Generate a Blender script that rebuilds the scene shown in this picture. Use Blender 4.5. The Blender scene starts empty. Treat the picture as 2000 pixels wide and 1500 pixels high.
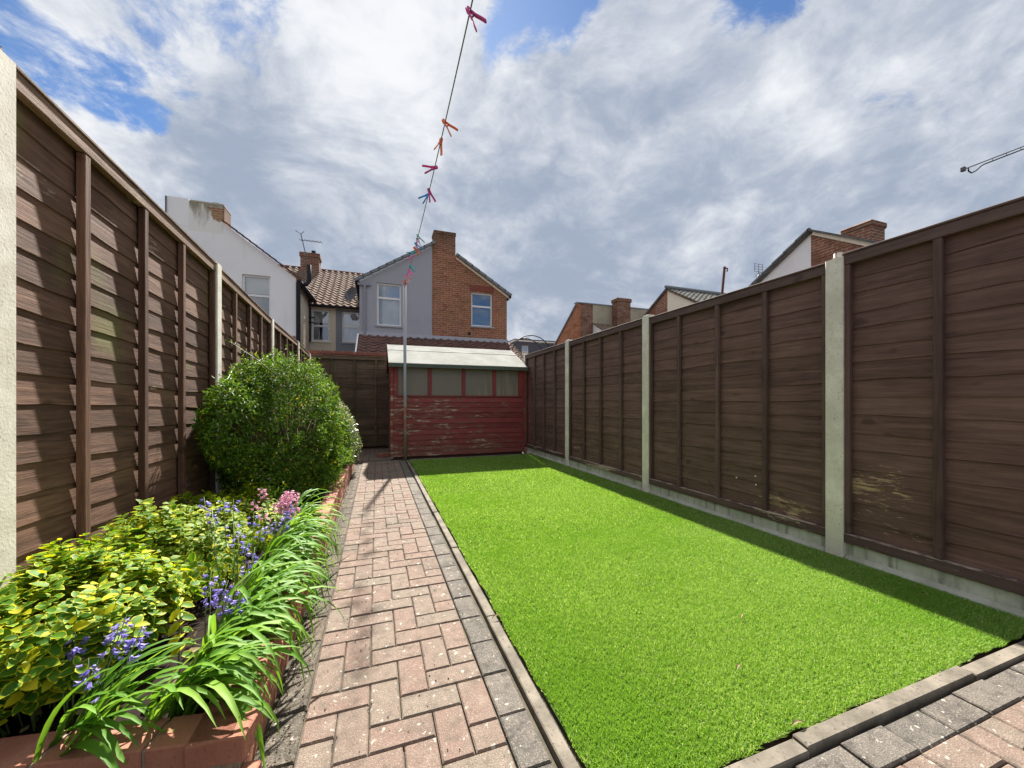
import bpy, bmesh, math, random
import numpy as np
from mathutils import Vector, Matrix, noise as mnoise
from mathutils.geometry import tessellate_polygon

R = random.Random(7)
NR = np.random.default_rng(11)
scene = bpy.context.scene
col = scene.collection
RAD = math.radians

# ------------------------------------------------------------------ camera
cam_d = bpy.data.cameras.new('camera')
cam = bpy.data.objects.new('camera', cam_d)
col.objects.link(cam)
cam.location = (0, 0, 1.04)
cam.rotation_euler = (RAD(90), 0, RAD(-19.58))
cam_d.sensor_width = 36
cam_d.lens = 36 * 745 / 2000
cam_d.shift_y = 0.0175
cam_d.clip_start = 0.05
cam_d.clip_end = 3000
scene.camera = cam

# ------------------------------------------------------------------ node helpers
def N(nt, typ, ins=None, **props):
    n = nt.nodes.new(typ)
    for k, v in props.items():
        setattr(n, k, v)
    for k, v in (ins or {}).items():
        s = n.inputs[k]
        if isinstance(v, bpy.types.NodeSocket):
            nt.links.new(v, s)
        else:
            s.default_value = v
    return n
def MA(nt, op, a, b=0.0, c=0.0, clamp=False):
    n = N(nt, 'ShaderNodeMath', {0: a, 1: b, 2: c}, operation=op); n.use_clamp = clamp
    return n.outputs[0]
def VM(nt, op, a, b=(0, 0, 0), out=0):
    n = N(nt, 'ShaderNodeVectorMath', {0: a, 1: b}, operation=op)
    return n.outputs['Value'] if op in ('DOT_PRODUCT', 'LENGTH') else n.outputs[0]
def VS(nt, a, s):
    n = N(nt, 'ShaderNodeVectorMath', {0: a}, operation='SCALE')
    if isinstance(s, bpy.types.NodeSocket): nt.links.new(s, n.inputs['Scale'])
    else: n.inputs['Scale'].default_value = s
    return n.outputs[0]
def c4(c): return (c[0], c[1], c[2], 1.0)
def MIX(nt, f, a, b, blend='MIX'):
    n = nt.nodes.new('ShaderNodeMix'); n.data_type = 'RGBA'; n.blend_type = blend
    for i, v in ((0, f), (6, a), (7, b)):
        if isinstance(v, bpy.types.NodeSocket): nt.links.new(v, n.inputs[i])
        else: n.inputs[i].default_value = v if i == 0 else c4(v)
    return n.outputs[2]
def SM(nt, v, lo, hi, a=0.0, b=1.0):
    n = N(nt, 'ShaderNodeMapRange', {'Value': v, 'From Min': lo, 'From Max': hi, 'To Min': a, 'To Max': b}, interpolation_type='SMOOTHSTEP')
    return n.outputs[0]
def NZ(nt, vec, scale, detail=4, rough=.55, w=None, dist=0.0):
    n = nt.nodes.new('ShaderNodeTexNoise')
    if w is not None:
        n.noise_dimensions = '4D'
        if isinstance(w, bpy.types.NodeSocket): nt.links.new(w, n.inputs['W'])
        else: n.inputs['W'].default_value = w
    nt.links.new(vec, n.inputs['Vector'])
    n.inputs['Scale'].default_value = scale; n.inputs['Detail'].default_value = detail
    n.inputs['Roughness'].default_value = rough; n.inputs['Distortion'].default_value = dist
    return n.outputs[0]

# ------------------------------------------------------------------ sky, sun, exposure
SUN = Vector((0.18, 1.0, 1.0)).normalized()
scene.view_settings.view_transform = 'Standard'
scene.view_settings.look = 'None'
scene.view_settings.gamma = 1
scene.view_settings.use_curve_mapping = False
scene.view_settings.exposure = 1.63
W = bpy.data.worlds.new('World'); scene.world = W; W.use_nodes = True
nt = W.node_tree; nt.nodes.clear()
sky = N(nt, 'ShaderNodeTexSky', sky_type='NISHITA', sun_disc=False)
sky.sun_elevation = math.asin(SUN.z)
sky.dust_density = 0.2; sky.ozone_density = 2.0
sky.sun_rotation = math.atan2(SUN.x, SUN.y)
tc = N(nt, 'ShaderNodeTexCoord')
d = VM(nt, 'NORMALIZE', tc.outputs['Generated'])
sp = N(nt, 'ShaderNodeSeparateXYZ', {0: d})
zz = MA(nt, 'MAXIMUM', sp.outputs[2], 0.0)
def blob(u, v, lo, hi):
    f, ps = 745, RAD(19.58)
    a = (u - 1000) / f; c, s = math.cos(ps), math.sin(ps)
    q = Vector((a * c + s, -a * s + c, (785 - v) / f)).normalized()
    return SM(nt, VM(nt, 'DOT_PRODUCT', wd, tuple(q)), math.cos(RAD(lo)), math.cos(RAD(hi)))
def blobd(q, lo, hi): return SM(nt, VM(nt, 'DOT_PRODUCT', wd, tuple(Vector(q).normalized())), math.cos(RAD(lo)), math.cos(RAD(hi)))
def mx_(*a):
    r = a[0]
    for x in a[1:]: r = MA(nt, 'MAXIMUM', r, x)
    return r
# cloud density: 3D noise on the view direction, gently warped, flattened towards the horizon
inv = MA(nt, 'DIVIDE', 1.0, MA(nt, 'ADD', zz, 0.75))
pl = N(nt, 'ShaderNodeCombineXYZ', {0: MA(nt, 'MULTIPLY', sp.outputs[0], inv), 1: MA(nt, 'MULTIPLY', sp.outputs[1], inv), 2: MA(nt, 'MULTIPLY', zz, .9)}).outputs[0]
warp = N(nt, 'ShaderNodeTexNoise', {'Vector': pl, 'Scale': 2.6, 'Detail': 4})
wv = VM(nt, 'SUBTRACT', warp.outputs['Color'], (.5, .5, .5))
wd = VM(nt, 'NORMALIZE', VM(nt, 'ADD', d, VS(nt, wv, .42)))
pw = VM(nt, 'ADD', pl, VS(nt, wv, .22))
def dens(p):
    return MA(nt, 'ADD', MA(nt, 'MULTIPLY', NZ(nt, p, 2.1, 9, .52), .75), MA(nt, 'MULTIPLY', NZ(nt, p, 6.5, 7, .6), .25))
bil = MA(nt, 'ABSOLUTE', MA(nt, 'SUBTRACT', NZ(nt, pw, 3.6, 9, .6), .5))
bil2 = MA(nt, 'ABSOLUTE', MA(nt, 'SUBTRACT', NZ(nt, VM(nt, 'ADD', pw, (3.1, 1.7, .4)), 9.0, 8, .62), .5))
D0 = dens(pw)
D1 = dens(VM(nt, 'ADD', pw, (.012, .035, .045)))
fine = NZ(nt, N(nt, 'ShaderNodeMapping', {'Vector': pw, 'Rotation': (0, 0, .6), 'Scale': (1, 1.5, 1.2)}).outputs[0], 10, 8, .68)
gap = mx_(blob(110, 80, 6, 0), blob(235, 110, 7, 0), blob(340, 190, 5.5, 0), blob(1050, 70, 8, 0), blob(1420, 25, 6.5, 0), blob(1150, 45, 7, 0), MA(nt, 'MULTIPLY', blob(420, 30, 14, 0), .6), blobd((.35, -1, .30), 26, 6), blobd((-.9, -.6, .7), 22, 4))
thin = MA(nt, 'ADD', MA(nt, 'SUBTRACT', MA(nt, 'ADD', D0, MA(nt, 'MULTIPLY', MA(nt, 'SUBTRACT', bil2, .09), .5)), MA(nt, 'MULTIPLY', gap, .30)), MA(nt, 'MULTIPLY', MA(nt, 'SUBTRACT', fine, .5), .30))
cover = SM(nt, thin, .18, .33)
relief = MA(nt, 'MULTIPLY', MA(nt, 'SUBTRACT', D0, D1), 4.2)
mid = NZ(nt, pw, 5.0, 10, .66)
low = SM(nt, sp.outputs[2], .60, .10)
darkb = mx_(blob(660, 400, 20, 3), blob(1230, 400, 26, 4), blob(1900, 190, 20, 3), blob(530, 260, 9, 1), blob(1000, 330, 13, 2), blob(1560, 330, 22, 4))
lightb = mx_(blob(740, 300, 9, 1), MA(nt, 'MULTIPLY', blob(790, 130, 12, 2), .8), blob(1090, 190, 13, 2), blob(300, 330, 14, 2), MA(nt, 'MULTIPLY', blob(1950, 260, 6, 0), .6))
shade = MA(nt, 'ADD', MA(nt, 'MULTIPLY', low, .30), MA(nt, 'MULTIPLY', darkb, .40))
shade = MA(nt, 'ADD', shade, MA(nt, 'MULTIPLY', MA(nt, 'SUBTRACT', D0, .5), 1.1))
shade = MA(nt, 'SUBTRACT', shade, MA(nt, 'MULTIPLY', lightb, .30))
shade = MA(nt, 'SUBTRACT', shade, relief)
shade = MA(nt, 'ADD', shade, MA(nt, 'MULTIPLY', MA(nt, 'SUBTRACT', fine, .5), -.55))
shade = MA(nt, 'ADD', shade, MA(nt, 'MULTIPLY', MA(nt, 'SUBTRACT', mid, .5), .95))
shade = MA(nt, 'ADD', shade, -.04)
shade = MA(nt, 'SUBTRACT', shade, MA(nt, 'ADD', MA(nt, 'MULTIPLY', MA(nt, 'SUBTRACT', bil, .09), 2.2), MA(nt, 'MULTIPLY', MA(nt, 'SUBTRACT', bil2, .09), 1.3)))
shade = SM(nt, shade, -.50, 1.0)
EXPF = 2 ** 1.5
BG = 0.1
def sc(c): return tuple(x / EXPF / BG for x in c)
cl = MIX(nt, shade, sc((.86, .875, .905)), sc((.335, .395, .505)))
skyc = MIX(nt, 1.0, sky.outputs[0], (.27, .34, .42), 'MULTIPLY')
out = MIX(nt, cover, skyc, cl)
bg = N(nt, 'ShaderNodeBackground', {'Color': out, 'Strength': BG})
N(nt, 'ShaderNodeOutputWorld', {'Surface': bg.outputs[0]})

sd = bpy.data.lights.new('sun', 'SUN')
sd.energy = 5.0; sd.angle = RAD(1.0); sd.color = (1.0, .955, .88)
so = bpy.data.objects.new('sun', sd); col.objects.link(so)
so.location = (2, 12, 14)
so.rotation_euler = (-SUN).to_track_quat('-Z', 'Y').to_euler()

# ------------------------------------------------------------------ mesh helpers
class MB:
    def __init__(s): s.v = []; s.f = []; s.m = []
    def add(s, v, f, mi=0):
        o = len(s.v); s.v += [tuple(p) for p in v]; s.f += [tuple(i + o for i in q) for q in f]; s.m += [mi] * len(f)
    def box(s, lo, hi, mi=0, ch=0.0):
        x0, y0, z0 = lo; x1, y1, z1 = hi
        if ch <= 0:
            v = [(x0,y0,z0),(x1,y0,z0),(x1,y1,z0),(x0,y1,z0),(x0,y0,z1),(x1,y0,z1),(x1,y1,z1),(x0,y1,z1)]
            f = [(0,3,2,1),(4,5,6,7),(0,1,5,4),(1,2,6,5),(2,3,7,6),(3,0,4,7)]
            s.add(v, f, mi); return s
        c = ch
        bm = bmesh.new(); bmesh.ops.create_cube(bm, size=1)
        for q in bm.verts: q.co = Vector(((x0+x1)/2+q.co.x*(x1-x0), (y0+y1)/2+q.co.y*(y1-y0), (z0+z1)/2+q.co.z*(z1-z0)))
        bmesh.ops.bevel(bm, geom=bm.edges[:], offset=c, segments=1, affect='EDGES')
        bm.verts.index_update()
        s.add([q.co[:] for q in bm.verts], [tuple(q.index for q in f.verts) for f in bm.faces], mi); bm.free(); return s
    def bar(s, a, b, w, h, mi=0, up=(0, 0, 1)):
        a, b = Vector(a), Vector(b); t = (b - a).normalized(); u = Vector(up)
        r = t.cross(u)
        if r.length < 1e-4: r = t.cross(Vector((1, 0, 0)))
        r.normalize(); u = r.cross(t)
        v = [p + r * (w / 2 * i) + u * (h / 2 * j) for p in (a, b) for i, j in ((-1,-1),(1,-1),(1,1),(-1,1))]
        s.add(v, [(0,1,2,3),(7,6,5,4),(0,4,5,1),(1,5,6,2),(2,6,7,3),(3,7,4,0)], mi); return s
    def tube(s, pts, rad, n=8, mi=0, cap=True):
        pts = [Vector(p) for p in pts]; k = len(pts)
        rr = rad if isinstance(rad, (list, tuple)) else [rad] * k
        v = []; pr = None
        for i, p in enumerate(pts):
            t = (pts[min(i+1, k-1)] - pts[max(i-1, 0)]).normalized()
            a = pr if pr is not None else (Vector((0, 0, 1)) if abs(t.z) < .9 else Vector((1, 0, 0)))
            b = t.cross(a); 
            if b.length < 1e-5: b = t.cross(Vector((0, 1, 0)))
            b.normalize(); a = b.cross(t).normalized(); pr = a
            for j in range(n):
                an = 2 * math.pi * j / n
                v.append(p + (a * math.cos(an) + b * math.sin(an)) * rr[i])
        f = [(i*n+j, i*n+(j+1) % n, (i+1)*n+(j+1) % n, (i+1)*n+j) for i in range(k-1) for j in range(n)]
        if cap: f += [tuple(reversed(range(n))), tuple(range((k-1)*n, k*n))]
        s.add(v, f, mi); return s
    def mesh(s, name, mats, smooth=False):
        me = bpy.data.meshes.new(name); me.from_pydata(s.v, [], s.f)
        for m in (mats if isinstance(mats, (list, tuple)) else [mats]): me.materials.append(m)
        if any(s.m): me.polygons.foreach_set('material_index', s.m)
        if smooth: me.polygons.foreach_set('use_smooth', [True] * len(s.f))
        me.update(); return me
def link(name, me, parent=None, loc=(0, 0, 0), rot=(0, 0, 0)):
    o = bpy.data.objects.new(name, me); col.objects.link(o); o.parent = parent
    o.location = loc; o.rotation_euler = rot; return o
def tag(o, label=None, cat=None, group=None, kind=None):
    if label: o['label'] = label
    if cat: o['category'] = cat
    if group: o['group'] = group
    if kind: o['kind'] = kind
    return o
def thing(name, loc, label, cat, group=None, rot=(0, 0, 0)):
    o = bpy.data.objects.new(name, None); col.objects.link(o); o.location = loc; o.rotation_euler = rot
    o.empty_display_size = .2
    return tag(o, label, cat, group)
def part(name, mb, mats, parent, smooth=False):
    """mesh in world coordinates under an unrotated Empty"""
    return link(name, mb.mesh(name, mats, smooth), parent, tuple(-c for c in parent.location))
def single(name, mb, mats, label=None, cat=None, group=None, kind=None, smooth=False):
    a = np.array(mb.v); c = ((a[:, 0].min()+a[:, 0].max())/2, (a[:, 1].min()+a[:, 1].max())/2, a[:, 2].min())
    mb.v = [(x-c[0], y-c[1], z-c[2]) for x, y, z in mb.v]
    return tag(link(name, mb.mesh(name, mats, smooth), None, c), label, cat, group, kind)
def fast_mesh(name, V, F, mats, midx=None, attr=None, smooth=False):
    """V (n,3), F (m,k) arrays -> mesh"""
    me = bpy.data.meshes.new(name); k = F.shape[1]
    me.vertices.add(len(V)); me.vertices.foreach_set('co', V.astype(np.float32).ravel())
    me.loops.add(F.size); me.loops.foreach_set('vertex_index', F.astype(np.int32).ravel())
    me.polygons.add(len(F)); me.polygons.foreach_set('loop_start', np.arange(0, F.size, k, dtype=np.int32))
    me.polygons.foreach_set('loop_total', np.full(len(F), k, dtype=np.int32))
    for m in (mats if isinstance(mats, (list, tuple)) else [mats]): me.materials.append(m)
    if midx is not None: me.polygons.foreach_set('material_index', midx.astype(np.int32))
    if smooth: me.polygons.foreach_set('use_smooth', np.ones(len(F), dtype=bool))
    if attr is not None:
        a = me.attributes.new('rnd', 'FLOAT', 'POINT'); a.data.foreach_set('value', attr.astype(np.float32))
    me.update(calc_edges=True); return me
def frames(nrm, tip):
    """unit frames: z = normal, y = tip direction made perpendicular"""
    z = nrm / np.linalg.norm(nrm, axis=1, keepdims=True)
    y = tip - z * (tip * z).sum(1, keepdims=True); y /= np.maximum(np.linalg.norm(y, axis=1, keepdims=True), 1e-6)
    x = np.cross(y, z); return np.stack([x, y, z], axis=2)
def scatter(tv, tf, P, M, S):
    """instances of template (tv,tf): points P, frames M (n,3,3), scales S (n,) or (n,3)"""
    S = S[:, None] * np.ones((1, 3)) if S.ndim == 1 else S
    V = np.einsum('nij,nkj->nki', M, tv[None] * S[:, None, :]) + P[:, None, :]
    F = tf[None] + (np.arange(len(P)) * len(tv))[:, None, None]
    return V.reshape(-1, 3), F.reshape(-1, tf.shape[1])

# ------------------------------------------------------------------ materials
def mat(name, rough=.85, spec=.25):
    m = bpy.data.materials.new(name); m.use_nodes = True; t = m.node_tree
    b = t.nodes['Principled BSDF']; b.inputs['Roughness'].default_value = rough
    b.inputs['Specular IOR Level'].default_value = spec
    return m, t, b
def bump(t, b, h, strength=.4, dist=.01):
    n = N(t, 'ShaderNodeBump', {'Height': h, 'Strength': strength, 'Distance': dist})
    t.links.new(n.outputs[0], b.inputs['Normal'])
def setc(t, b, c): t.links.new(c, b.inputs['Base Color'])
def coords(t): return N(t, 'ShaderNodeTexCoord').outputs['Object']
def wpos(t): return N(t, 'ShaderNodeNewGeometry').outputs['Position']
def rnd(t): return N(t, 'ShaderNodeObjectInfo').outputs['Random']

def wood(name, dark, light, peel=0.0, pz=(.1, .75), algae=0.0, flake=(.46, .34, .22), gr=.4, rough=.8, axis=(1.6, 26, 26), var=.26, spot=None, worn=False):
    m, t, b = mat(name, rough, .3); r = rnd(t)
    v = N(t, 'ShaderNodeMapping', {'Vector': coords(t), 'Scale': axis}).outputs[0]
    w = MA(t, 'MULTIPLY', r, 43.0)
    g = NZ(t, v, 1.0, 6, .65, w, .6)
    p = wpos(t)
    blot = NZ(t, p, 3.0, 5, .6)
    f = MA(t, 'ADD', MA(t, 'MULTIPLY', g, .75), MA(t, 'MULTIPLY', blot, .35))
    g2 = NZ(t, N(t, 'ShaderNodeMapping', {'Vector': coords(t), 'Scale': tuple(x * 3.2 for x in axis)}).outputs[0], 1.0, 5, .7, w, .3)
    f = MA(t, 'ADD', f, MA(t, 'MULTIPLY', MA(t, 'SUBTRACT', g2, .5), gr))
    c = MIX(t, SM(t, f, .30, .80), tuple(x * .78 for x in dark), tuple(x * 1.12 for x in light))
    c = MIX(t, 1.0, c, MIX(t, r, (1 - var,) * 3, (1 + var * .9,) * 3), 'MULTIPLY')
    kn = SM(t, NZ(t, N(t, 'ShaderNodeMapping', {'Vector': coords(t), 'Scale': (5, 9, 9)}).outputs[0], 1.0, 1, .5, w), .68, .76)
    c = MIX(t, MA(t, 'MULTIPLY', kn, .6), c, tuple(x * .5 for x in dark))
    if algae:
        am = MA(t, 'MULTIPLY', SM(t, NZ(t, p, 1.7, 4, .6), .53, .70), algae)
        c = MIX(t, am, c, (.14, .15, .035))
    if peel:
        z = N(t, 'ShaderNodeSeparateXYZ', {0: p}).outputs[2]
        zm = SM(t, z, pz[1], pz[0])
        pp = N(t, 'ShaderNodeMapping', {'Vector': p, 'Scale': (1.7, 1.7, 5)}).outputs[0]
        n2 = MA(t, 'ADD', MA(t, 'MULTIPLY', NZ(t, pp, 1.0, 3, .5), .52), MA(t, 'MULTIPLY', NZ(t, N(t, 'ShaderNodeMapping', {'Vector': p, 'Scale': (11, 11, 75)}).outputs[0], 1.0, 5, .72), .48))
        if spot:
            zm = MA(t, 'MULTIPLY', zm, .86)
            ps_ = N(t, 'ShaderNodeSeparateXYZ', {0: p})
            for (sy, sz, ry, rz, am) in spot:
                e_ = MA(t, 'ADD', MA(t, 'POWER', MA(t, 'DIVIDE', MA(t, 'SUBTRACT', ps_.outputs[1], sy), ry), 2.0), MA(t, 'POWER', MA(t, 'DIVIDE', MA(t, 'SUBTRACT', ps_.outputs[2], sz), rz), 2.0))
                zm = MA(t, 'MAXIMUM', zm, SM(t, e_, 1.0, .1, 0, am))
        pm = SM(t, MA(t, 'ADD', n2, MA(t, 'MULTIPLY', MA(t, 'SUBTRACT', zm, 1.0), .35)), .63 - peel * .06, .67 - peel * .06)
        fl = MIX(t, SM(t, NZ(t, v, 2.0, 5, .7), .3, .7), tuple(x * .45 for x in flake), tuple(x * 1.15 for x in flake))
        if worn:
            nz = N(t, 'ShaderNodeSeparateXYZ', {0: N(t, 'ShaderNodeNewGeometry').outputs['Normal']}).outputs[2]
            pm = MA(t, 'MAXIMUM', pm, MA(t, 'MULTIPLY', SM(t, nz, .3, .6), SM(t, n2, .42, .50)))
        c = MIX(t, MA(t, 'MULTIPLY', pm, .9), c, fl)
    setc(t, b, c); bump(t, b, MA(t, 'ADD', g, g2), .6, .004); return m

M = {}
M['fence_r'] = wood('fence_stain_dark', (.096, .052, .042), (.172, .099, .081), peel=1.0, pz=(.12, .50), flake=(.50, .35, .21), gr=.42, var=.13, spot=((1.52, .42, .50, .50, 1.03), (1.35, .22, .55, .2, .98), (2.05, .24, .45, .20, 1.02), (3.80, .2, .4, .18, 1.0), (5.3, .25, .5, .22, .98), (6.9, .3, .6, .3, 1.0)))
M['fence_l'] = wood('fence_stain_worn', (.084, .041, .027), (.172, .092, .060), peel=.05, pz=(50, 60), algae=.6, flake=(.48, .37, .25), gr=.6)
M['fence_b'] = wood('fence_stain_mossy', (.062, .040, .027), (.145, .105, .066), algae=.5)
M['rail_r'] = wood('fence_rail_flaking', (.080, .048, .042), (.135, .085, .075), peel=1.75, pz=(.2, .5), flake=(.52, .42, .31), gr=.28, worn=True)
M['batten_l'] = wood('batten_brown', (.085, .040, .026), (.16, .082, .052), axis=(26, 26, 1.6))
M['batten_r'] = wood('batten_dark', (.080, .046, .039), (.135, .083, .071), axis=(26, 26, 1.6))

def concrete(name, a, bcol, speck=.5, streak=0.0, rough=.9):
    m, t, b = mat(name, rough, .2); p = wpos(t)
    n = NZ(t, p, 6, 6, .65); n2 = NZ(t, p, 90, 3, .6)
    c = MIX(t, SM(t, n, .35, .7), a, bcol)
    c = MIX(t, MA(t, 'MULTIPLY', SM(t, n2, .60, .70), speck), c, tuple(x * .45 for x in a))
    if streak:
        s = NZ(t, N(t, 'ShaderNodeMapping', {'Vector': p, 'Scale': (14, 14, 1.2)}).outputs[0], 1, 4, .6)
        c = MIX(t, MA(t, 'MULTIPLY', SM(t, s, .5, .68), streak), c, (.13, .125, .085))
    setc(t, b, c); bump(t, b, MA(t, 'ADD', n2, n), .3, .003); return m
M['post'] = concrete('post_concrete', (.63, .58, .49), (.80, .75, .66), .7)
M['gravel'] = concrete('gravel_board_concrete', (.42, .425, .34), (.60, .60, .51), .4, .7)
M['edging'] = concrete('edging_concrete', (.115, .10, .078), (.225, .195, .155), .8)
M['haunch'] = concrete('cement_haunch', (.33, .33, .26), (.48, .47, .40), .4)
M['ground'] = concrete('earth', (.055, .042, .030), (.11, .085, .06), .6)
M['joint'] = concrete('joint_sand', (.055, .048, .034), (.115, .098, .068), .6)

def paver(name, cols, dirt, lich=.8):
    m, t, b = mat(name, .92, .2); r = rnd(t); p = wpos(t)
    n = NZ(t, p, 9, 5, .65); n2 = NZ(t, p, 240, 3, .7); n3 = NZ(t, p, 34, 3, .5)
    c = MIX(t, SM(t, r, 0, .55), cols[0], cols[1]); c = MIX(t, SM(t, r, .55, 1.0), c, cols[2])
    c = MIX(t, SM(t, n, .42, .72, 0, .6), c, cols[2])
    big = NZ(t, p, 2.3, 4, .6)
    c = MIX(t, MA(t, 'MULTIPLY', SM(t, big, .52, .72), .65), c, dirt)
    c = MIX(t, SM(t, n2, .35, .68, .38, 0), c, tuple(x * .38 for x in dirt))
    c = MIX(t, SM(t, n2, .53, .70, 0, .55), c, (.40, .35, .29))
    n4 = NZ(t, p, 19, 6, .7)
    c = MIX(t, SM(t, n4, .50, .66, 0, .62), c, dirt); c = MIX(t, SM(t, n4, .46, .30, 0, .35), c, (.34, .28, .22))
    c = MIX(t, MA(t, 'MULTIPLY', SM(t, n3, .645, .69), lich), c, (.40, .37, .31))
    setc(t, b, c); bump(t, b, MA(t, 'ADD', MA(t, 'MULTIPLY', n2, .7), n), .8, .005); return m
M['pav_red'] = paver('paver_red', ((.222, .146, .116), (.224, .160, .127), (.214, .170, .134)), (.10, .084, .066))
M['pav_grey'] = paver('paver_charcoal', ((.125, .113, .098), (.15, .133, .115), (.175, .150, .124)), (.045, .042, .036))
M['pav_dirt'] = paver('paver_dirty', ((.11, .095, .075), (.135, .11, .085), (.15, .115, .085)), (.045, .040, .030))

def simple(name, c, rough=.6, spec=.4, metal=0.0, var=.15, scale=8.0):
    m, t, b = mat(name, rough, spec); b.inputs['Metallic'].default_value = metal
    n = NZ(t, wpos(t), scale, 5, .6)
    setc(t, b, MIX(t, n, tuple(x * (1 - var) for x in c), tuple(x * (1 + var) for x in c))); return m

def planter_brick():
    m, t, b = mat('planter_brick', .85, .25); r = rnd(t); p = wpos(t)
    n = NZ(t, p, 14, 6, .65); n2 = NZ(t, p, 120, 3, .6)
    c = MIX(t, r, (.27, .105, .068), (.36, .155, .102))
    c = MIX(t, SM(t, n, .45, .75, 0, .5), c, (.46, .24, .165))
    c = MIX(t, MA(t, 'MULTIPLY', SM(t, NZ(t, p, 7, 4, .6), .60, .70), .65), c, (.17, .14, .10))
    c = MIX(t, SM(t, n2, .58, .70, 0, .5), c, (.12, .06, .045))
    setc(t, b, c); bump(t, b, MA(t, 'ADD', n, n2), .5, .004); return m
M['pbrick'] = planter_brick()
M['mortar'] = concrete('mortar', (.20, .17, .13), (.33, .29, .23), .4)

def brick_wall(name, axis, c1, c2, mortar, stain=None, soot=0.0):
    m, t, b = mat(name, .9, .2); p = wpos(t)
    s = N(t, 'ShaderNodeSeparateXYZ', {0: p})
    v = N(t, 'ShaderNodeCombineXYZ', {0: s.outputs['XYZ'.index(axis)], 1: s.outputs[2]}).outputs[0]
    bt = N(t, 'ShaderNodeTexBrick', {'Vector': v, 'Color1': c4(c1), 'Color2': c4(c2), 'Mortar': c4(mortar), 'Scale': 1.0, 'Mortar Size': .011, 'Mortar Smooth': .2, 'Brick Width': .225, 'Row Height': .075, 'Bias': -.1})
    c = bt.outputs[0]
    n = NZ(t, N(t, 'ShaderNodeMapping', {'Vector': p, 'Scale': (1, 1, 2.4)}).outputs[0], 1.3, 6, .65)
    c = MIX(t, SM(t, n, .45, .62, 0, .6), c, stain or tuple(x * .45 for x in c1))
    nb_ = NZ(t, N(t, 'ShaderNodeMapping', {'Vector': p, 'Scale': (2.2, 2.2, 7)}).outputs[0], 1.9, 5, .7)
    c = MIX(t, SM(t, nb_, .52, .66, 0, .65), c, tuple(x * .35 for x in c1))
    c = MIX(t, SM(t, nb_, .46, .30, 0, .35), c, tuple(min(x * 1.5, .6) for x in c1))
    n3 = NZ(t, p, 9, 3, .6)
    c = MIX(t, SM(t, n3, .3, .7, .3, 0), c, tuple(x * .4 for x in c2))
    if soot:
        zf = SM(t, s.outputs[2], 6.3, 7.2)
        c = MIX(t, MA(t, 'MULTIPLY', zf, soot), c, MIX(t, 1.0, c, (.42, .52, .58), 'MULTIPLY'))
    setc(t, b, c); bump(t, b, bt.outputs['Fac'], -.5, .01); return m
M['brick_c'] = brick_wall('house_brick_red', 'X', (.40, .135, .062), (.26, .085, .05), (.40, .33, .25), (.29, .17, .085), soot=.85)
M['brick_cs'] = brick_wall('house_brick_flank', 'Y', (.36, .125, .065), (.24, .085, .05), (.36, .30, .23), (.27, .17, .09), soot=.85)
M['brick_o'] = brick_wall('house_brick_orange', 'Y', (.50, .17, .075), (.36, .115, .055), (.42, .31, .22))
M['brick_d'] = brick_wall('house_brick_dark', 'X', (.25, .10, .06), (.16, .075, .05), (.34, .29, .23))  # deeper brown-red brick tone than the orange wall
M['brick_y'] = brick_wall('house_brick_brown', 'Y', (.36, .145, .09), (.24, .095, .06), (.42, .34, .26))
M['brick_g'] = brick_wall('garden_wall_brick', 'X', (.32, .10, .065), (.24, .08, .05), (.3, .26, .2))

def render_wall(name, c, stain=.25, sc_=(1, 1, 1)):
    m, t, b = mat(name, .9, .2); p = wpos(t)
    n = NZ(t, p, .8, 6, .6); n2 = NZ(t, N(t, 'ShaderNodeMapping', {'Vector': p, 'Scale': (5, 5, .7)}).outputs[0], 1, 5, .6)
    cc = MIX(t, MA(t, 'MULTIPLY', SM(t, n, .45, .75), stain), c, tuple(x * .62 for x in c))
    cc = MIX(t, MA(t, 'MULTIPLY', SM(t, n2, .55, .75), stain), cc, (c[0]*.55, c[1]*.52, c[2]*.42))
    setc(t, b, cc); bump(t, b, NZ(t, p, 45, 4, .6), .25, .01); return m
M['white'] = render_wall('white_render', (.86, .86, .86), .22)
M['white_stain'] = render_wall('stained_render', (.70, .69, .64), 1.0)
M['greyr'] = render_wall('grey_render', (.37, .38, .42), .22)
M['cream'] = render_wall('cream_render', (.66, .58, .45), .3)
M['creamw'] = render_wall('pale_cream_render', (.82, .76, .62), .2)
M['buff'] = render_wall('buff_render', (.40, .36, .27), .7)
M['greyr2'] = render_wall('slate_grey_render', (.24, .25, .28), .2)
M['blackclad'] = render_wall('dark_cladding', (.085, .088, .11), .15)

def tile(name, a, b_, c_):
    m, t, b = mat(name, .95, .1); p = wpos(t)
    n = NZ(t, p, 4.5, 5, .6); n2 = NZ(t, p, 1.1, 4, .6)
    c = MIX(t, SM(t, n, .35, .65), a, b_); c = MIX(t, SM(t, n2, .5, .7, 0, .6), c, c_)
    setc(t, b, c); bump(t, b, n, .2, .01); return m
M['tile_m'] = tile('roof_tile_brown', (.155, .098, .074), (.22, .155, .120), (.20, .165, .13))
M['tile_l'] = tile('roof_tile_dark', (.115, .062, .052), (.19, .105, .085), (.12, .085, .07))
M['slate'] = tile('roof_slate', (.10, .10, .10), (.17, .165, .155), (.13, .12, .09))
M['lead'] = simple('lead_flashing', (.40, .41, .46), .6, .4)
M['upvc'] = simple('window_frame_white', (.78, .78, .77), .4, .5, var=.04)
M['sillg'] = simple('sill_grey', (.36, .37, .40), .7)
M['curtain'] = simple('net_curtain', (.62, .63, .66), .9, .1, var=.2, scale=5)
M['curtain_g'] = simple('grey_curtain', (.30, .31, .34), .9, .1, var=.3, scale=5)
M['blind'] = simple('window_blind', (.70, .68, .60), .9, .1, var=.05)
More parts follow.
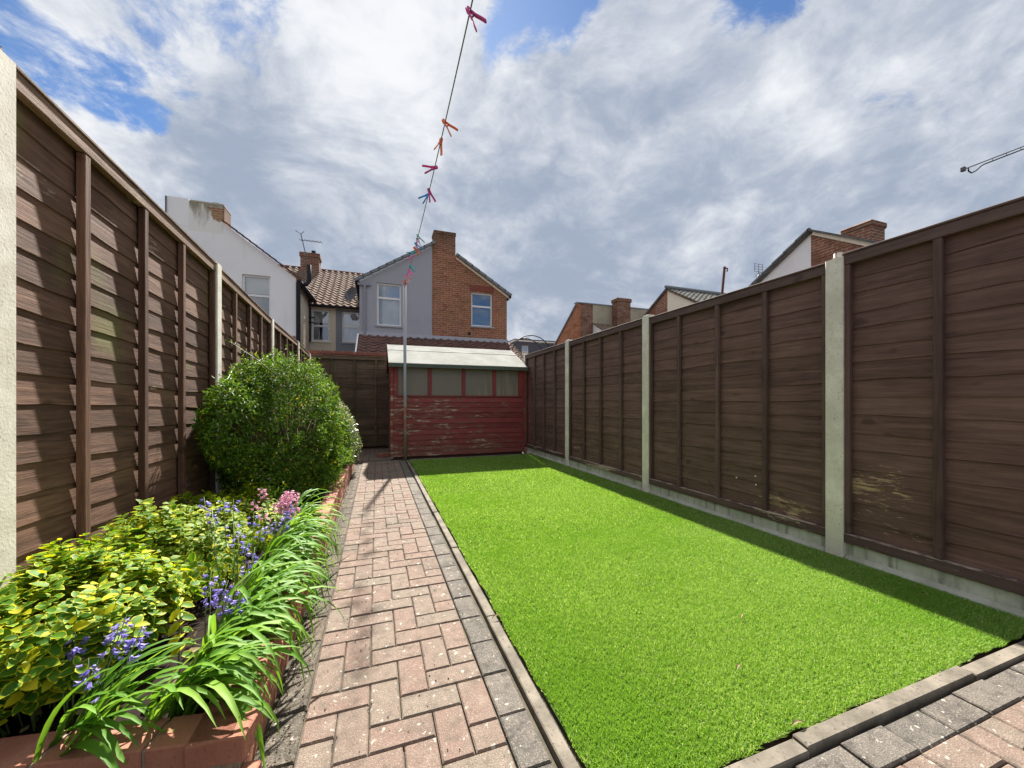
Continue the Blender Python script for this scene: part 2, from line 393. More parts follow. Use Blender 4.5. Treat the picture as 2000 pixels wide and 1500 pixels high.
M['dark_in'] = simple('dark_interior', (.03, .033, .04), .9, .1)
M['blackpipe'] = simple('black_pipe', (.020, .020, .024), .7, .2)
M['greypipe'] = simple('grey_pipe', (.24, .25, .29), .5, .5)
M['metal'] = simple('aerial_metal', (.10, .105, .12), .5, .5, .4)
M['rust'] = simple('rusty_iron', (.10, .045, .035), .8, .3)
M['gutter'] = simple('verge_grey', (.19, .21, .23), .7)
M['pot'] = simple('chimney_pot_clay', (.45, .17, .09), .8)
m, t, b = mat('window_glass', .04, .5)
lw = N(t, 'ShaderNodeFresnel', {'IOR': 1.55})
gl = N(t, 'ShaderNodeBsdfGlossy', {'Color': (.92, .95, 1, 1), 'Roughness': .03})
tr = N(t, 'ShaderNodeBsdfTransparent', {'Color': (.86, .9, .92, 1)})
mx = N(t, 'ShaderNodeMixShader', {0: MA(t, 'MAXIMUM', lw.outputs[0], .22), 1: tr.outputs[0], 2: gl.outputs[0]})
t.links.new(mx.outputs[0], t.nodes['Material Output'].inputs['Surface'])
M['glass'] = m

def shed_paint():
    m, t, b = mat('flaking_red_paint', .62, .35); r = rnd(t); p = wpos(t)
    c = MIX(t, NZ(t, p, 5, 5, .6), (.180, .030, .030), (.275, .048, .050))
    c = MIX(t, 1.0, c, MIX(t, r, (.75, .75, .75), (1.2, 1.2, 1.2)), 'MULTIPLY')
    s = N(t, 'ShaderNodeSeparateXYZ', {0: p})
    v = N(t, 'ShaderNodeMapping', {'Vector': p, 'Scale': (4.5, 4.5, 26)}).outputs[0]
    v2 = N(t, 'ShaderNodeMapping', {'Vector': p, 'Scale': (16, 16, 110)}).outputs[0]
    lf = SM(t, s.outputs[0], 2.9, .3); lz = SM(t, s.outputs[2], 0.0, .35, .6, 0)
    wz = SM(t, s.outputs[2], 1.12, 1.16, 0, .35)
    q = MA(t, 'ADD', MA(t, 'MULTIPLY', NZ(t, v, 1, 4, .6), .72), MA(t, 'MULTIPLY', NZ(t, v2, 1, 4, .65), .36))
    q = MA(t, 'SUBTRACT', MA(t, 'ADD', q, MA(t, 'MULTIPLY', lf, .085)), MA(t, 'MULTIPLY', wz, .2))
    q = MA(t, 'ADD', q, MA(t, 'MULTIPLY', MA(t, 'SUBTRACT', NZ(t, p, 1.8, 3, .5), .5), .30))
    brown = SM(t, MA(t, 'ADD', q, MA(t, 'MULTIPLY', lz, .22)), .56, .68)
    c = MIX(t, MA(t, 'MULTIPLY', brown, .8), c, (.20, .085, .055))
    c = MIX(t, SM(t, q, .685, .72, 0, .8), c, (.52, .41, .33))
    setc(t, b, c); bump(t, b, q, .4, .004); return m
M['shed'] = shed_paint()
def felt():
    m, t, b = mat('weathered_roof_felt', .95, .15); p = wpos(t)
    n = NZ(t, p, 3, 6, .65); n2 = NZ(t, p, 160, 2, .6)
    c = MIX(t, SM(t, n, .3, .7), (.22, .222, .20), (.31, .31, .28)); c = MIX(t, SM(t, n2, .5, .75, 0, .4), c, (.13, .13, .11))
    setc(t, b, c); bump(t, b, n2, .3, .003); return m
M['felt'] = felt()
M['felt_edge'] = simple('felt_edge', (.085, .10, .085), .9)
def pane_dusty():
    m, t, b = mat('dusty_shed_pane', .38, .4); p = wpos(t)
    n = NZ(t, N(t, 'ShaderNodeMapping', {'Vector': p, 'Scale': (14, 14, 1.0)}).outputs[0], 1, 4, .6)
    s = N(t, 'ShaderNodeSeparateXYZ', {0: p})
    f = MA(t, 'MULTIPLY', SM(t, n, .4, .7), SM(t, s.outputs[0], 1.2, 2.4))
    setc(t, b, MIX(t, f, (.20, .165, .135), (.29, .24, .195))); return m
M['shedpane'] = pane_dusty()

def leafmat(name, cols, trans=.35, rough=.42, spec=.5, tcol=None):
    m, t, b = mat(name, rough, spec)
    at = N(t, 'ShaderNodeAttribute', attribute_name='rnd')
    oi = rnd(t)
    f = MA(t, 'FRACT', MA(t, 'ADD', at.outputs['Fac'], oi))
    c = MIX(t, SM(t, f, 0, .6), cols[0], cols[1])
    c = MIX(t, SM(t, f, .6, .97), c, cols[2])
    if len(cols) > 3: c = MIX(t, SM(t, f, .972, .978), c, cols[3])
    setc(t, b, c)
    tl = N(t, 'ShaderNodeBsdfTranslucent', {'Color': MIX(t, 1.0, c, tcol or (1.3, 1.25, .6), 'MULTIPLY')})
    mx = N(t, 'ShaderNodeMixShader', {0: trans, 1: b.outputs[0], 2: tl.outputs[0]})
    t.links.new(mx.outputs[0], t.nodes['Material Output'].inputs['Surface']); return m
M['bush'] = leafmat('bush_leaf', ((.05, .105, .012), (.085, .17, .018), (.15, .25, .03), (.46, .38, .03)), .34, .6, .16)
M['bush2'] = leafmat('pale_bush_leaf', ((.07, .12, .045), (.15, .20, .09), (.34, .34, .22), (.45, .42, .3)), .3, .45)
M['eu_g'] = leafmat('euonymus_green', ((.055, .155, .012), (.095, .225, .018), (.16, .29, .03)), .36, .55, .15)
M['eu_y'] = leafmat('euonymus_yellow', ((.34, .38, .012), (.50, .49, .015), (.62, .57, .035)), .36, .55, .15)
M['strap'] = leafmat('strap_leaf', ((.085, .21, .022), (.14, .29, .03), (.22, .38, .055)), .36, .55, .2)
M['stem'] = leafmat('flower_stem', ((.09, .17, .04), (.12, .19, .05), (.14, .16, .07)), .1, .5)
M['blue'] = leafmat('bluebell_petal', ((.20, .17, .52), (.29, .24, .62), (.42, .36, .70)), .35, .5, .3, (1.1, 1.05, 1.2))
M['pink'] = leafmat('pink_bell_petal', ((.62, .30, .46), (.72, .40, .54), (.80, .55, .64)), .35, .5, .3, (1.2, 1, 1.05))
M['grass'] = leafmat('artificial_grass', ((.178, .345, .042), (.285, .465, .085), (.45, .585, .21), (.60, .66, .40)), .35, .6, .15, (1.1, 1.1, .5))
M['twig'] = simple('twig', (.10, .068, .04), .9)
M['deadleaf'] = simple('dry_leaf', (.22, .18, .09), .9, .1)

# ------------------------------------------------------------------ ground, turf bed
def sheet(name, x0, x1, y0, y1, z, m, th=.0):
    b_ = MB(); b_.add([(x0, y0, z), (x1, y0, z), (x1, y1, z), (x0, y1, z)], [(0, 1, 2, 3)])
    return tag(link(name, b_.mesh(name, m)), kind='structure')
sheet('ground', -400, 400, -400, 400, -.030, M['ground'])
path = sheet('path', -.45, .60, -.9, 7.2, -.014, M['joint'])
yard = sheet('path_end', -1.35, .60, 7.204, 9.2, -.014, M['joint'])
patio = sheet('patio', .604, 3.05, -1.2, .79, -.014, M['joint'])
lawn = sheet('lawn', .56, 2.91, .835, 6.96, .004, simple('turf_backing', (.045, .085, .012), .9, .1, var=.3, scale=60))

def block_mesh(name, lx, ly, m, ch=.006, h=.05):
    g = .0021; x, y = lx / 2 - g, ly / 2 - g
    v = [(-x, -y, -h), (x, -y, -h), (x, y, -h), (-x, y, -h), (-x, -y, -ch), (x, -y, -ch), (x, y, -ch), (-x, y, -ch)]
    a, c = x - ch, y - ch
    v += [(-a, -c, 0), (a, -c, 0), (a, c, 0), (-a, c, 0)]
    f = [(8, 9, 10, 11)]
    for i in range(4):
        j = (i + 1) % 4; f += [(i, j, 4 + j, 4 + i), (4 + i, 4 + j, 8 + j, 8 + i)]
    b_ = MB(); b_.add(v, f); return b_.mesh(name, m)
ME = {(k, s): block_mesh('paver_' + k, *s, M['pav_' + k], .0045) for k in ('red', 'grey', 'dirt') for s in ((.2, .1), (.1, .2), (.1, .1))}
def lay(parent, k, s, cx, cy, z=0.0, tl=.006):
    o = link('paver', ME[(k, s)], parent, (cx + R.uniform(-.0012, .0012), cy + R.uniform(-.0012, .0012), z + R.uniform(-.0016, .0016)),
             (R.uniform(-tl, tl), R.uniform(-tl, tl), R.uniform(-.006, .006)))
    o.location.z += .014 if False else 0
    return o
def herring(parent, x0, y0, nx, ny, k='red', z=0.0, keep=None, ph=0):
    for a in range(nx):
        for b_ in range(ny):
            q = (a - b_ + ph) % 4
            def put(s, cx, cy):
                if keep is None or keep(cx, cy): lay(parent, k, s, cx, cy, z)
            X, Y = x0 + a * .1, y0 + b_ * .1
            if q == 0:
                if a + 1 < nx: put((.2, .1), X + .1, Y + .05)
                else: put((.1, .1), X + .05, Y + .05)
            elif q == 1 and a == 0: put((.1, .1), X + .05, Y + .05)
            elif q == 3:
                if b_ + 1 < ny: put((.1, .2), X + .05, Y + .1)
                else: put((.1, .1), X + .05, Y + .05)
            elif q == 2 and b_ == 0: put((.1, .1), X + .05, Y + .05)
herring(path, -.222, .60, 6, 65)
for i in range(31):
    lay(path, 'grey', (.1, .2), .431, .9 + i * .2003, .002)
for i in range(28):
    lay(path, 'dirt', (.1, .2), -.274, 1.15 + i * .2003, -.001)
herring(yard, -1.33, 7.25, 19, 19, keep=lambda x, y: x < .3)
# path edging kerb, two lengths that do not quite line up
def kerb(parent, lo, hi, dz=0):
    b_ = MB(); b_.box(lo, hi, ch=.004)
    return link('edging_kerb', b_.mesh('edging_kerb', M['edging']), parent, (0, 0, dz))
ys = [.86, 1.76, 2.67, 3.58, 4.49, 5.40, 6.31, 6.93]
for i in range(len(ys) - 1):
    k = kerb(path, (.496 + .002 * (i % 3), ys[i] + .003, -.1), (.540 + .002 * (i % 3), ys[i + 1] - .003, .016), R.uniform(-.004, .004))
for i, (a, b_) in enumerate(((.50, 1.20), (1.206, 2.12), (2.126, 2.95))):
    kerb(patio, (a, .762 + .006 * (i % 2), -.1), (b_, .812 + .006 * (i % 2), .014 + .005 * (i % 2)))
for i in range(12):
    lay(patio, 'grey', (.2, .1), .62 + i * .2012, .708, .003 + .004 * math.sin(i * 2.1), .009)
herring(patio, .52, -.94, 25, 16, z=.0, keep=lambda x, y: x * .335 + y * .942 > .55 and x < 3.0, ph=1)
b_ = MB(); b_.box((.57, 6.965, -.05), (2.9, 7.02, .02), ch=.004); link('edging_kerb', b_.mesh('edging_kerb', M['edging']), lawn)

# artificial turf: one mass of blades
def turf():
    Ps = []
    for y0, y1, den in ((.815, 1.7, 90000), (1.7, 2.6, 58000), (2.6, 4.2, 29000), (4.2, 6.96, 13000)):
        n = int(2.355 * (y1 - y0) * den)
        Ps.append(np.stack([NR.uniform(.552, 2.905, n), NR.uniform(y0, y1, n), np.full(n, .004)], 1))
    P = np.concatenate(Ps); n = len(P)
    # wavy front edge
    P = P[P[:, 1] > .826 + .005 * np.sin(P[:, 0] * 5.3 + 1) + .005 * np.sin(P[:, 0] * 17) + .004 * np.sin(P[:, 0] * 47)]; P = P[P[:, 0] > .556 + .006 * np.sin(P[:, 1] * 7) + .005 * np.sin(P[:, 1] * 23)]; n = len(P)
    az = NR.uniform(0, 2 * np.pi, n)
    lean = NR.uniform(.15, .95, n)
    # the pile leans mostly towards the viewer, in soft patches
    dx = np.cos(az) * lean + .10 * np.sin(P[:, 1] * 1.7 + P[:, 0] * 2.1); dy = np.sin(az) * lean - .15 + .34 * np.sin(P[:, 0] * 2.3 + P[:, 1] * 1.1 + .7) + .2 * np.sin(P[:, 0] * .9 - P[:, 1] * 2.9)
    up = np.stack([dx, dy, np.full(n, 1.0)], 1); up /= np.linalg.norm(up, axis=1, keepdims=True)
    nr = np.stack([np.cos(az + 1.3), np.sin(az + 1.3), np.full(n, .12)], 1)
    Mx = frames(nr, up)
    far = np.clip((P[:, 1] - 1.2) / 4, 0, 1)
    S = np.stack([(.0010 + .0024 * far) * NR.uniform(.8, 1.2, n), .0155 * NR.uniform(.7, 1.3, n), np.full(n, .010)], 1)
    tv = np.array([(-1, 0, 0), (1, 0, 0), (.85, .55, .25), (-.85, .55, .25), (0.0, 1.0, .9)])
    V = np.einsum('nij,nkj->nki', Mx, tv[None] * S[:, None, :]) + P[:, None, :]
    b0 = (np.arange(n) * 5)[:, None]
    F = np.concatenate([b0 + np.array([[0, 1, 2]]), b0 + np.array([[0, 2, 3]]), b0 + np.array([[3, 2, 4]])])
    r = NR.uniform(0, .96, n)
    patch = np.array([mnoise.noise((x * .9, y * .9, 0)) + .5 * mnoise.noise((x * 3.1, y * 3.1, 5)) for x, y in P[:, :2]])
    r = np.clip(r * .70 + .16 + .36 * patch, 0, .965)
    r[NR.uniform(0, 1, n) < .012] = .99
    me = fast_mesh('turf_blades', V.reshape(-1, 3), F, M['grass'], attr=np.repeat(r, 5))
    return tag(link('grass', me), 'bright green artificial turf covering the lawn strip', 'grass', kind='stuff')

# soil crumbs washed out along the planter foot
def crumbs():
    n = 2600; P = np.stack([np.where(NR.uniform(0, 1, n) < .8, -.325 + np.abs(NR.normal(0, .05, n)), NR.uniform(-.3, .42, n)), NR.uniform(1.0, 6.9, n), np.full(n, .002)], 1)
    tv = np.array([(-1, -.6, 0), (1, -.7, 0), (.1, 1, 0), (0, 0, 1.1)]); tf_ = np.array([(0, 2, 1), (0, 1, 3), (1, 2, 3), (2, 0, 3)])
    a = NR.normal(size=(n, 3)) * .3 + np.array([0, 0, 1]); V, F = scatter(tv, tf_, P, frames(a, NR.normal(size=(n, 3))), NR.uniform(.0012, .0042, n))
    tag(link('soil_crumbs', fast_mesh('soil_crumbs', V, F, M['ground'])), 'dark soil crumbs scattered along the foot of the planter', 'soil', kind='stuff')
crumbs()
tf_obj = turf()
mt = M['grass'].node_tree  # no per-object shift for the turf
# ------------------------------------------------------------------ fences
def slat_mesh(L, zb, hh, m, seed, amp=.010, y0=.0):
    rr = random.Random(seed); n = 16; v = []; ph = rr.uniform(0, 50)
    dip = rr.uniform(-.010, .010)
    for i in range(n + 1):
        x = L * i / n
        e = mnoise.noise((x * 1.6 + ph, seed * .37, 0)) * amp * 1.7 + mnoise.noise((x * 6 + ph, 3.1, seed)) * amp * .7 + dip * (i / n - .5)
        bo = mnoise.noise((x * 1.3 + ph, 9.7, seed)) * .003
        v += [(x, y0 + .0165 + bo, zb + e), (x, y0 + .0085 + bo * .4, zb + hh), (x, y0 - .001, zb + hh), (x, y0 + .009 + bo, zb + e)]
    f = []
    for i in range(n):
        a, c = i * 4, i * 4 + 4
        for j in range(4): f.append((a + j, a + (j + 1) % 4, c + (j + 1) % 4, c + j))
    f += [(3, 2, 1, 0), (n*4, n*4+1, n*4+2, n*4+3)]
    b_ = MB(); b_.add([(x - L / 2, y, z - zb) for x, y, z in v], [tuple(reversed(q)) for q in f]); return b_.mesh('slat', m)
def panel(origin, rotz, L, z0, z1, label, mats, seed, battens=(.25, .5, .75), group='fence panels around the garden', slope=0.0, ends=(.012, .988)):
    ms, mb_, mr = mats
    t_ = thing('lap_fence', (origin[0], origin[1], 0), label, 'fence panel', group, (0, 0, rotz))
    n = round((z1 - z0 - .10) / .112); pitch = (z1 - z0 - .085) / n
    rr = random.Random(seed)
    for i in range(n):
        zb = z0 + .045 + i * pitch
        o = link('slat', slat_mesh(L, zb, pitch + .022, ms, seed * 40 + i), t_, (L / 2, 0, zb + rr.uniform(-.004, .004)), (0, slope, 0))
    def bx(nm, lo, hi, m, up=False):
        c = [(lo[k] + hi[k]) / 2 for k in range(3)]
        b_ = MB(); b_.box([lo[k] - c[k] for k in range(3)], [hi[k] - c[k] for k in range(3)], ch=.003)
        
        if up: c[2] -= (c[0] - L / 2) * math.tan(slope)
        return link(nm, b_.mesh(nm, m), t_, c, (0, 0 if up else slope, 0))
    for q in tuple(ends) + tuple(battens):
        xx = L * q + rr.uniform(-.012, .012) * (0 < q < 1 and q not in (.012, .988))
        bx('batten', (xx - .019, .021, z0 + .062), (xx + .019, .052, z1 - .069), mb_, True)
    bx('top_rail', (0.0, .0215, z1 - .067), (L, .054, z1 - .004), mb_ if False else mr[0])
    bx('capping', (0.0, -.02, z1 - .003), (L, .060, z1 + .012), mr[0])
    bx('bottom_rail', (0.0, .0215, z0), (L, .056, z0 + .060), mr[1])
    return t_
def post(x, y, z1, label, rnd_top=.02, w=.1, rotz=0, z0=-.2, group='concrete fence posts'):
    bm = bmesh.new(); bmesh.ops.create_cube(bm, size=1)
    for q in bm.verts: q.co = Vector((q.co.x * w, q.co.y * w, (q.co.z + .5) * (z1 - z0) + z0))
    te = [e for e in bm.edges if all(abs(q.co.z - z1) < 1e-4 for q in e.verts)]
    ve = [e for e in bm.edges if abs(e.verts[0].co.z - e.verts[1].co.z) > .5]
    bmesh.ops.bevel(bm, geom=ve, offset=.006, segments=1, affect='EDGES')
    te = [e for e in bm.edges if all(abs(q.co.z - z1) < 1e-4 for q in e.verts)]
    bmesh.ops.bevel(bm, geom=te, offset=rnd_top, segments=3, affect='EDGES')
    me = bpy.data.meshes.new('fence_post'); bm.to_mesh(me); bm.free(); me.materials.append(M['post'])
    return tag(link('fence_post', me, None, (x, y, 0), (0, 0, rotz)), label, 'fence post', group)
fr = (M['fence_r'], M['batten_r'], (M['batten_r'], M['rail_r']))
M['toprail_r'] = wood('top_rail_dark', (.080, .048, .043), (.135, .086, .077), gr=.28, var=.1)
M['toprail_l'] = wood('top_rail_worn', (.12, .065, .043), (.27, .165, .11), peel=.55, pz=(50, 60), flake=(.45, .35, .24))
fr = (M['fence_r'], M['batten_r'], (M['toprail_r'], M['rail_r']))
RY = [-2.16, -.235, 1.69, 3.60, 5.51, 7.41]
RH = [2.0, 2.0, 2.045, 2.035, 2.045, 2.04]
rlab = ['concrete post of the right fence behind the viewpoint', 'concrete post of the right fence beside the patio',
        'pale concrete post with rounded top, nearest and widest of the right fence',
        'pale concrete post, second from the near end of the right fence', 'slim concrete post, third along the right fence before the shed',
        'short weathered post at the shed corner of the right fence']
plab = ['dark brown right fence panel behind the viewpoint', 'nearest right fence panel with tan flaking patches low down beside its post',
        'right fence panel between the two nearest concrete posts, pale worn bottom rail', 'third right fence panel from the near end, wavy dark boards',
        'farthest right fence panel beside the shed with mossy lower boards']
for i in range(6):
    post(2.945, RY[i], RH[i], rlab[i],   .046 if i == 2 else .012, .105 if i < 5 else .085)
tops = [1.99, 2.01, 1.985, 2.0, 2.0]
for i in range(5):
    L = RY[i + 1] - RY[i] - .085
    panel((2.962, RY[i] + .043), RAD(90), L, .115, tops[i], plab[i], fr, 3 + i * 2)
    b_ = MB(); b_.box((2.925, RY[i] + .045, -.1), (2.965, RY[i + 1] - .045, .112), ch=.004)
    single('gravel_board', b_, M['gravel'], ['gravel board of the right fence behind the viewpoint', 'nearest streaky concrete gravel board under the right fence',
           'concrete gravel board between the two nearest right posts', 'concrete gravel board under the third right fence panel', 'concrete gravel board under the far right fence panel by the shed'][i], 'gravel board', 'concrete gravel boards')
    # cement fillet at the foot
    y0, y1 = RY[i] + .06, RY[i + 1] - .06; b_ = MB(); n = 14; v = []
    for k in range(n + 1):
        y = y0 + (y1 - y0) * k / n; w = .018 + .010 * mnoise.noise((y * 2.3, 1, i)) + .006 * mnoise.noise((y * 9, 4, i))
        v += [(2.926, y, -.02), (2.905 - w, y, .002), (2.912 - w * .5, y, .022), (2.926, y, .040)]
    f = [(k*4+j, k*4+4+j, k*4+5+j, k*4+1+j) for k in range(n) for j in range(3)] + [(0, 1, 2, 3), (n*4+3, n*4+2, n*4+1, n*4)]
    b_.add(v, f); single('cement_fillet', b_, M['haunch'], ['cement fillet behind the viewpoint', 'pale cement fillet along the nearest gravel board at the lawn edge', 'cement fillet below the second right fence panel',
           'cement fillet below the third right fence panel', 'cement fillet below the far right fence panel'][i], 'cement fillet', 'cement fillets at the lawn edge', smooth=True)
# bright nail plugs on the near panels
for (y, z, lb) in ((2.28, .36, 'lower'), (2.285, .43, 'upper'), (2.46, .385, 'left')):
    b_ = MB(); b_.tube([(2.935, y, z), (2.942, y, z)], .006, 8)
    single('white_plug', b_, M['upvc'], lb + ' one of three white dots on the right fence near the batten', 'plug', 'white plugs on the right fence')
# left fence runs back at a slight angle
def LX(y): return -1.15 - .02 * y
LY = [-.15, 1.745, 3.70, 5.58, 7.52, 8.93]
LH = [2.26, 2.22, 2.165, 2.105, 2.10, 2.06]
llab = ['concrete post of the left fence beside the viewpoint', 'tall speckled concrete post at the left edge of the picture', 'concrete post of the left fence just before the big bush',
        'second slim concrete post of the left fence above the bush', 'third slim concrete post far along the left fence', 'corner post where the left fence meets the back fence']
lplab = ['left fence panel beside the viewpoint', 'large nearest left fence panel with sunlit weathered brown boards', 'left fence panel rising behind the big clipped bush',
         'left fence panel past the bush, second from the far end', 'short far left fence panel next to the back fence']
fl = (M['fence_l'], M['batten_l'], (M['toprail_l'], M['toprail_l']))
ang = math.atan(.02)
for i in range(6):
    post(LX(LY[i]) - .02, LY[i], LH[i], llab[i], .03 if i == 1 else .012, .10, ang)
for i in range(5):
    L = LY[i + 1] - LY[i] - .085; zt = (LH[i] + LH[i + 1]) / 2 - .03
    sl = math.atan((LH[i] - LH[i + 1]) / (LY[i + 1] - LY[i]))
    yy = LY[i + 1] - .043
    panel((LX(yy) - .035, yy), RAD(-90) + ang, L, zt - 1.86, zt, lplab[i], fl, 21 + i * 3, (.29, .54, .795) if i == 1 else (.25, .5, .75),
          'fence panels around the garden', -sl * .9, (.012,) if i == 1 else (.012, .988))
for i in range(5):
    b_ = MB(); x = LX((LY[i] + LY[i + 1]) / 2); b_.box((x - .06, LY[i] + .05, -.1), (x - .03, LY[i + 1] - .05, .24), ch=.004)
    single('gravel_board', b_, M['gravel'], ['left gravel board beside the viewpoint', 'left gravel board hidden behind the yellow shrub', 'left gravel board behind the big bush', 'left gravel board beyond the bush', 'left gravel board at the far corner'][i], 'gravel board', 'concrete gravel boards')
fb = (M['fence_b'], M['fence_b'], (M['fence_b'], M['fence_b']))
panel((.45, 9.02), RAD(180), 1.72, .06, 2.03, 'dark mossy fence panel across the back, left of the red shed', fb, 51, (.27, .52, .78))
panel((2.28, 9.03), RAD(180), 1.78, .06, 2.03, 'back fence panel hidden behind the red shed', fb, 57)
# brick garden wall behind the back fence
gw = thing('garden_wall', (-.2, 9.3, 0), 'red brick garden wall with brick coping rising behind the back fence', 'wall')
b_ = MB(); b_.box((-1.6, 9.22, -.1), (3.2, 9.44, 2.085)); part('wall_body', b_, M['brick_g'], gw)
M['coping'] = simple('coping_brick', (.20, .075, .05), .85, var=.35, scale=10)
for i in range(21):
    x = -1.6 + i * .228; b_ = MB(); b_.box((-.111, -.125, 0), (.111, .125, .075), ch=.006)
    link('coping_brick', b_.mesh('coping_brick', M['coping']), gw, (x + .114 + .2, .03, 2.088 + R.uniform(-.003, .003)), (0, 0, R.uniform(-.02, .02)))

# ------------------------------------------------------------------ brick planter
pl_ = thing('planter', (-.75, 3.9, 0), 'low red brick planter wall along the left of the path', 'planter')
soil = MB(); n = 26
v = []; f = []
for i in range(n + 1):
    for j in range(7):
        y = 1.2 + 5.55 * i / n; x = -1.19 - .02 * y + (-.43 + 1.19 + .02 * y) * j / 6
        v.append((x, y, .145 + .03 * mnoise.noise((x * 4, y * 4, 0)) + .015 * mnoise.noise((x * 13, y * 13, 2))))
f = [(i*7+j, i*7+j+1, i*7+8+j, i*7+7+j) for i in range(n) for j in range(6)]
soil.add(v, f); part('soil', soil, simple('garden_soil', (.020, .013, .010), .95, .1, var=.5, scale=40), pl_, True)
bk = {}
for nm, (lx, ly) in {'s': (.218, .1025), 'h': (.1025, .1025)}.items():
    b_ = MB(); b_.box((-lx / 2, -ly / 2, 0), (lx / 2, ly / 2, .066), ch=.004); bk[nm] = b_.mesh('brick', M['pbrick'])
def brick(x, y, z, rz, nm='s'):
    link('brick', bk[nm], pl_, (x - pl_.location.x + R.uniform(-.002, .002), y - pl_.location.y, z), (0, 0, rz + R.uniform(-.008, .008)))
for c_ in range(3):
    z = -.012 + c_ * .0735
    for i in range(25):
        brick(-.388, 1.245 + (.115 if c_ % 2 else 0) + i * .228, z, RAD(90))
    dx, dy = -.865, .15; l = math.hypot(dx, dy); az = math.atan2(dy, dx)
    for i in range(4):
        s_ = .075 + (.115 if c_ % 2 else 0) + i * .228
        brick(-.338 + dx / l * s_ * 1.0, 1.182 + dy / l * s_, z, az)
m_ = MB(); m_.box((-.432, 1.2, -.02), (-.345, 6.88, .196)); part('mortar', m_, M['mortar'], pl_)
m_ = MB(); m_.bar((-.36, 1.186, .087), (-1.17, 1.327, .087), .088, .21); part('mortar', m_, M['mortar'], pl_)

# ------------------------------------------------------------------ shed
sh = thing('shed', (1.55, 8.1, 0), 'small wooden shed with flaking red paint and pale felt roof at the lawn end', 'shed')
X0, X1, Y0, Y1 = .27, 2.84, 7.27, 8.98
EZ, RZ, RYY = 1.745, 2.15, 8.14
# side and rear walls as lapped boards
def board(lo, hi, z0, z1, nrm, m=M['shed'], nm='board', seg=6):
    """lapped board from lo(x,y) to hi(x,y), bottom edge proud along nrm"""
    lo, hi, nv = Vector((lo[0], lo[1], 0)), Vector((hi[0], hi[1], 0)), Vector((nrm[0], nrm[1], 0)); v = []
    sd_ = R.uniform(0, 90)
    for i in range(seg + 1):
        p = lo.lerp(hi, i / seg); e = .0035 * mnoise.noise((i * .9 + sd_, 0, 0))
        for k, zz_ in ((.016, z0 + e), (.004, z1), (-.008, z1), (.004, z0 + e)): v.append(p + nv * k + Vector((0, 0, zz_)))
    f = [(i*4+j, i*4+(j+1) % 4, i*4+4+(j+1) % 4, i*4+4+j) for i in range(seg) for j in range(4)] + [(3, 2, 1, 0), (seg*4, seg*4+1, seg*4+2, seg*4+3)]
    b_ = MB(); b_.add(v, f); return part(nm, b_, m, sh)
nb = 11; WZ = 1.135
for i in range(nb):
    z0 = .035 + i * (WZ - .035) / nb; board((X0, Y0), (X1, Y0), z0, z0 + .1 + .012, (0, -1))
for i in range(20):
    z0 = .035 + i * .1
    def yr(z):  # gable limits
        if z < EZ: return Y0, Y1
        k = (RZ - z) / (RZ - EZ); return max(RYY - (RYY - Y0) * k, Y0), min(RYY + (Y1 - RYY) * k, Y1)
    a, b2 = yr(z0 + .1)
    if b2 - a > .1:
        board((X0, a), (X0, b2), z0, z0 + .112, (-1, 0)); board((X1, a), (X1, b2), z0, z0 + .112, (1, 0))
for i in range(17):
    z0 = .035 + i * .1; board((X0, Y1), (X1, Y1), z0, z0 + .112, (0, 1))
def sbox(nm, lo, hi, m=M['shed'], ch=.003): b_ = MB(); b_.box(lo, hi, ch=ch); return part(nm, b_, m, sh)
sbox('corner_trim', (X0 - .028, Y0 - .030, .01), (X0 + .022, Y0 + .02, 1.70))
sbox('corner_trim', (X1 - .02, Y0 - .030, .01), (X1 + .02, Y0 + .02, 1.70))
sbox('window_sill', (X0 + .024, Y0 - .026, WZ - .002), (X1 - .022, Y0 + .03, WZ + .026))
sbox('window_head', (X0 + .024, Y0 - .012, 1.672), (X1 - .022, Y0 + .03, 1.74))
pw_ = (X1 - X0 - .05) / 4
edges = [.345, .945, 1.59, 2.21, 2.72]
sbox('window_post', (X0 + .024, Y0 - .016, WZ + .028), (.375, Y0 + .03, 1.670))
for e in edges[1:4]: sbox('window_post', (e - .034, Y0 - .016, WZ + .028), (e + .034, Y0 + .03, 1.670))
sbox('window_post', (2.715, Y0 - .016, WZ + .028), (X1 - .021, Y0 + .03, 1.670))
lims = [(.375, .911), (.979, 1.556), (1.624, 2.176), (2.244, 2.715)]
for a, b2 in lims: sbox('pane', (a - .004, Y0 + .008, WZ + .022), (b2 + .004, Y0 + .014, 1.676), M['shedpane'], 0)
def roofslab(nm, ya, za, yb, zb, th, x0, x1, m):
    b_ = MB(); nn = 10; v = []
    for i in range(nn + 1):
        x = x0 + (x1 - x0) * i / nn; w = .004 * mnoise.noise((x * 2, ya, 0))
        v += [(x, ya, za + w), (x, yb, zb + w), (x, yb, zb - th), (x, ya, za - th)]
    f = [(i*4+j, i*4+4+j, i*4+4+(j+1) % 4, i*4+(j+1) % 4) for i in range(nn) for j in range(4)] + [(0, 1, 2, 3), (nn*4+3, nn*4+2, nn*4+1, nn*4)]
    b_.add(v, f); return part(nm, b_, m, sh)
s_ = (RZ - EZ) / (RYY - Y0)
roofslab('roof_felt', Y0 - .12, EZ + .055 - .12 * s_, RYY, RZ + .055, .018, X0 - .065, X1 + .045, M['felt'])
roofslab('roof_felt', RYY, RZ + .0552, Y1 + .1, RZ + .055 - (Y1 + .1 - RYY) * s_, .018, X0 - .065, X1 + .045, M['felt'])
roofslab('felt_lap', RYY - .32, RZ + .062 - .32 * s_, RYY + .1, RZ + .0605, .004, X0 - .066, X1 + .046, M['felt'])
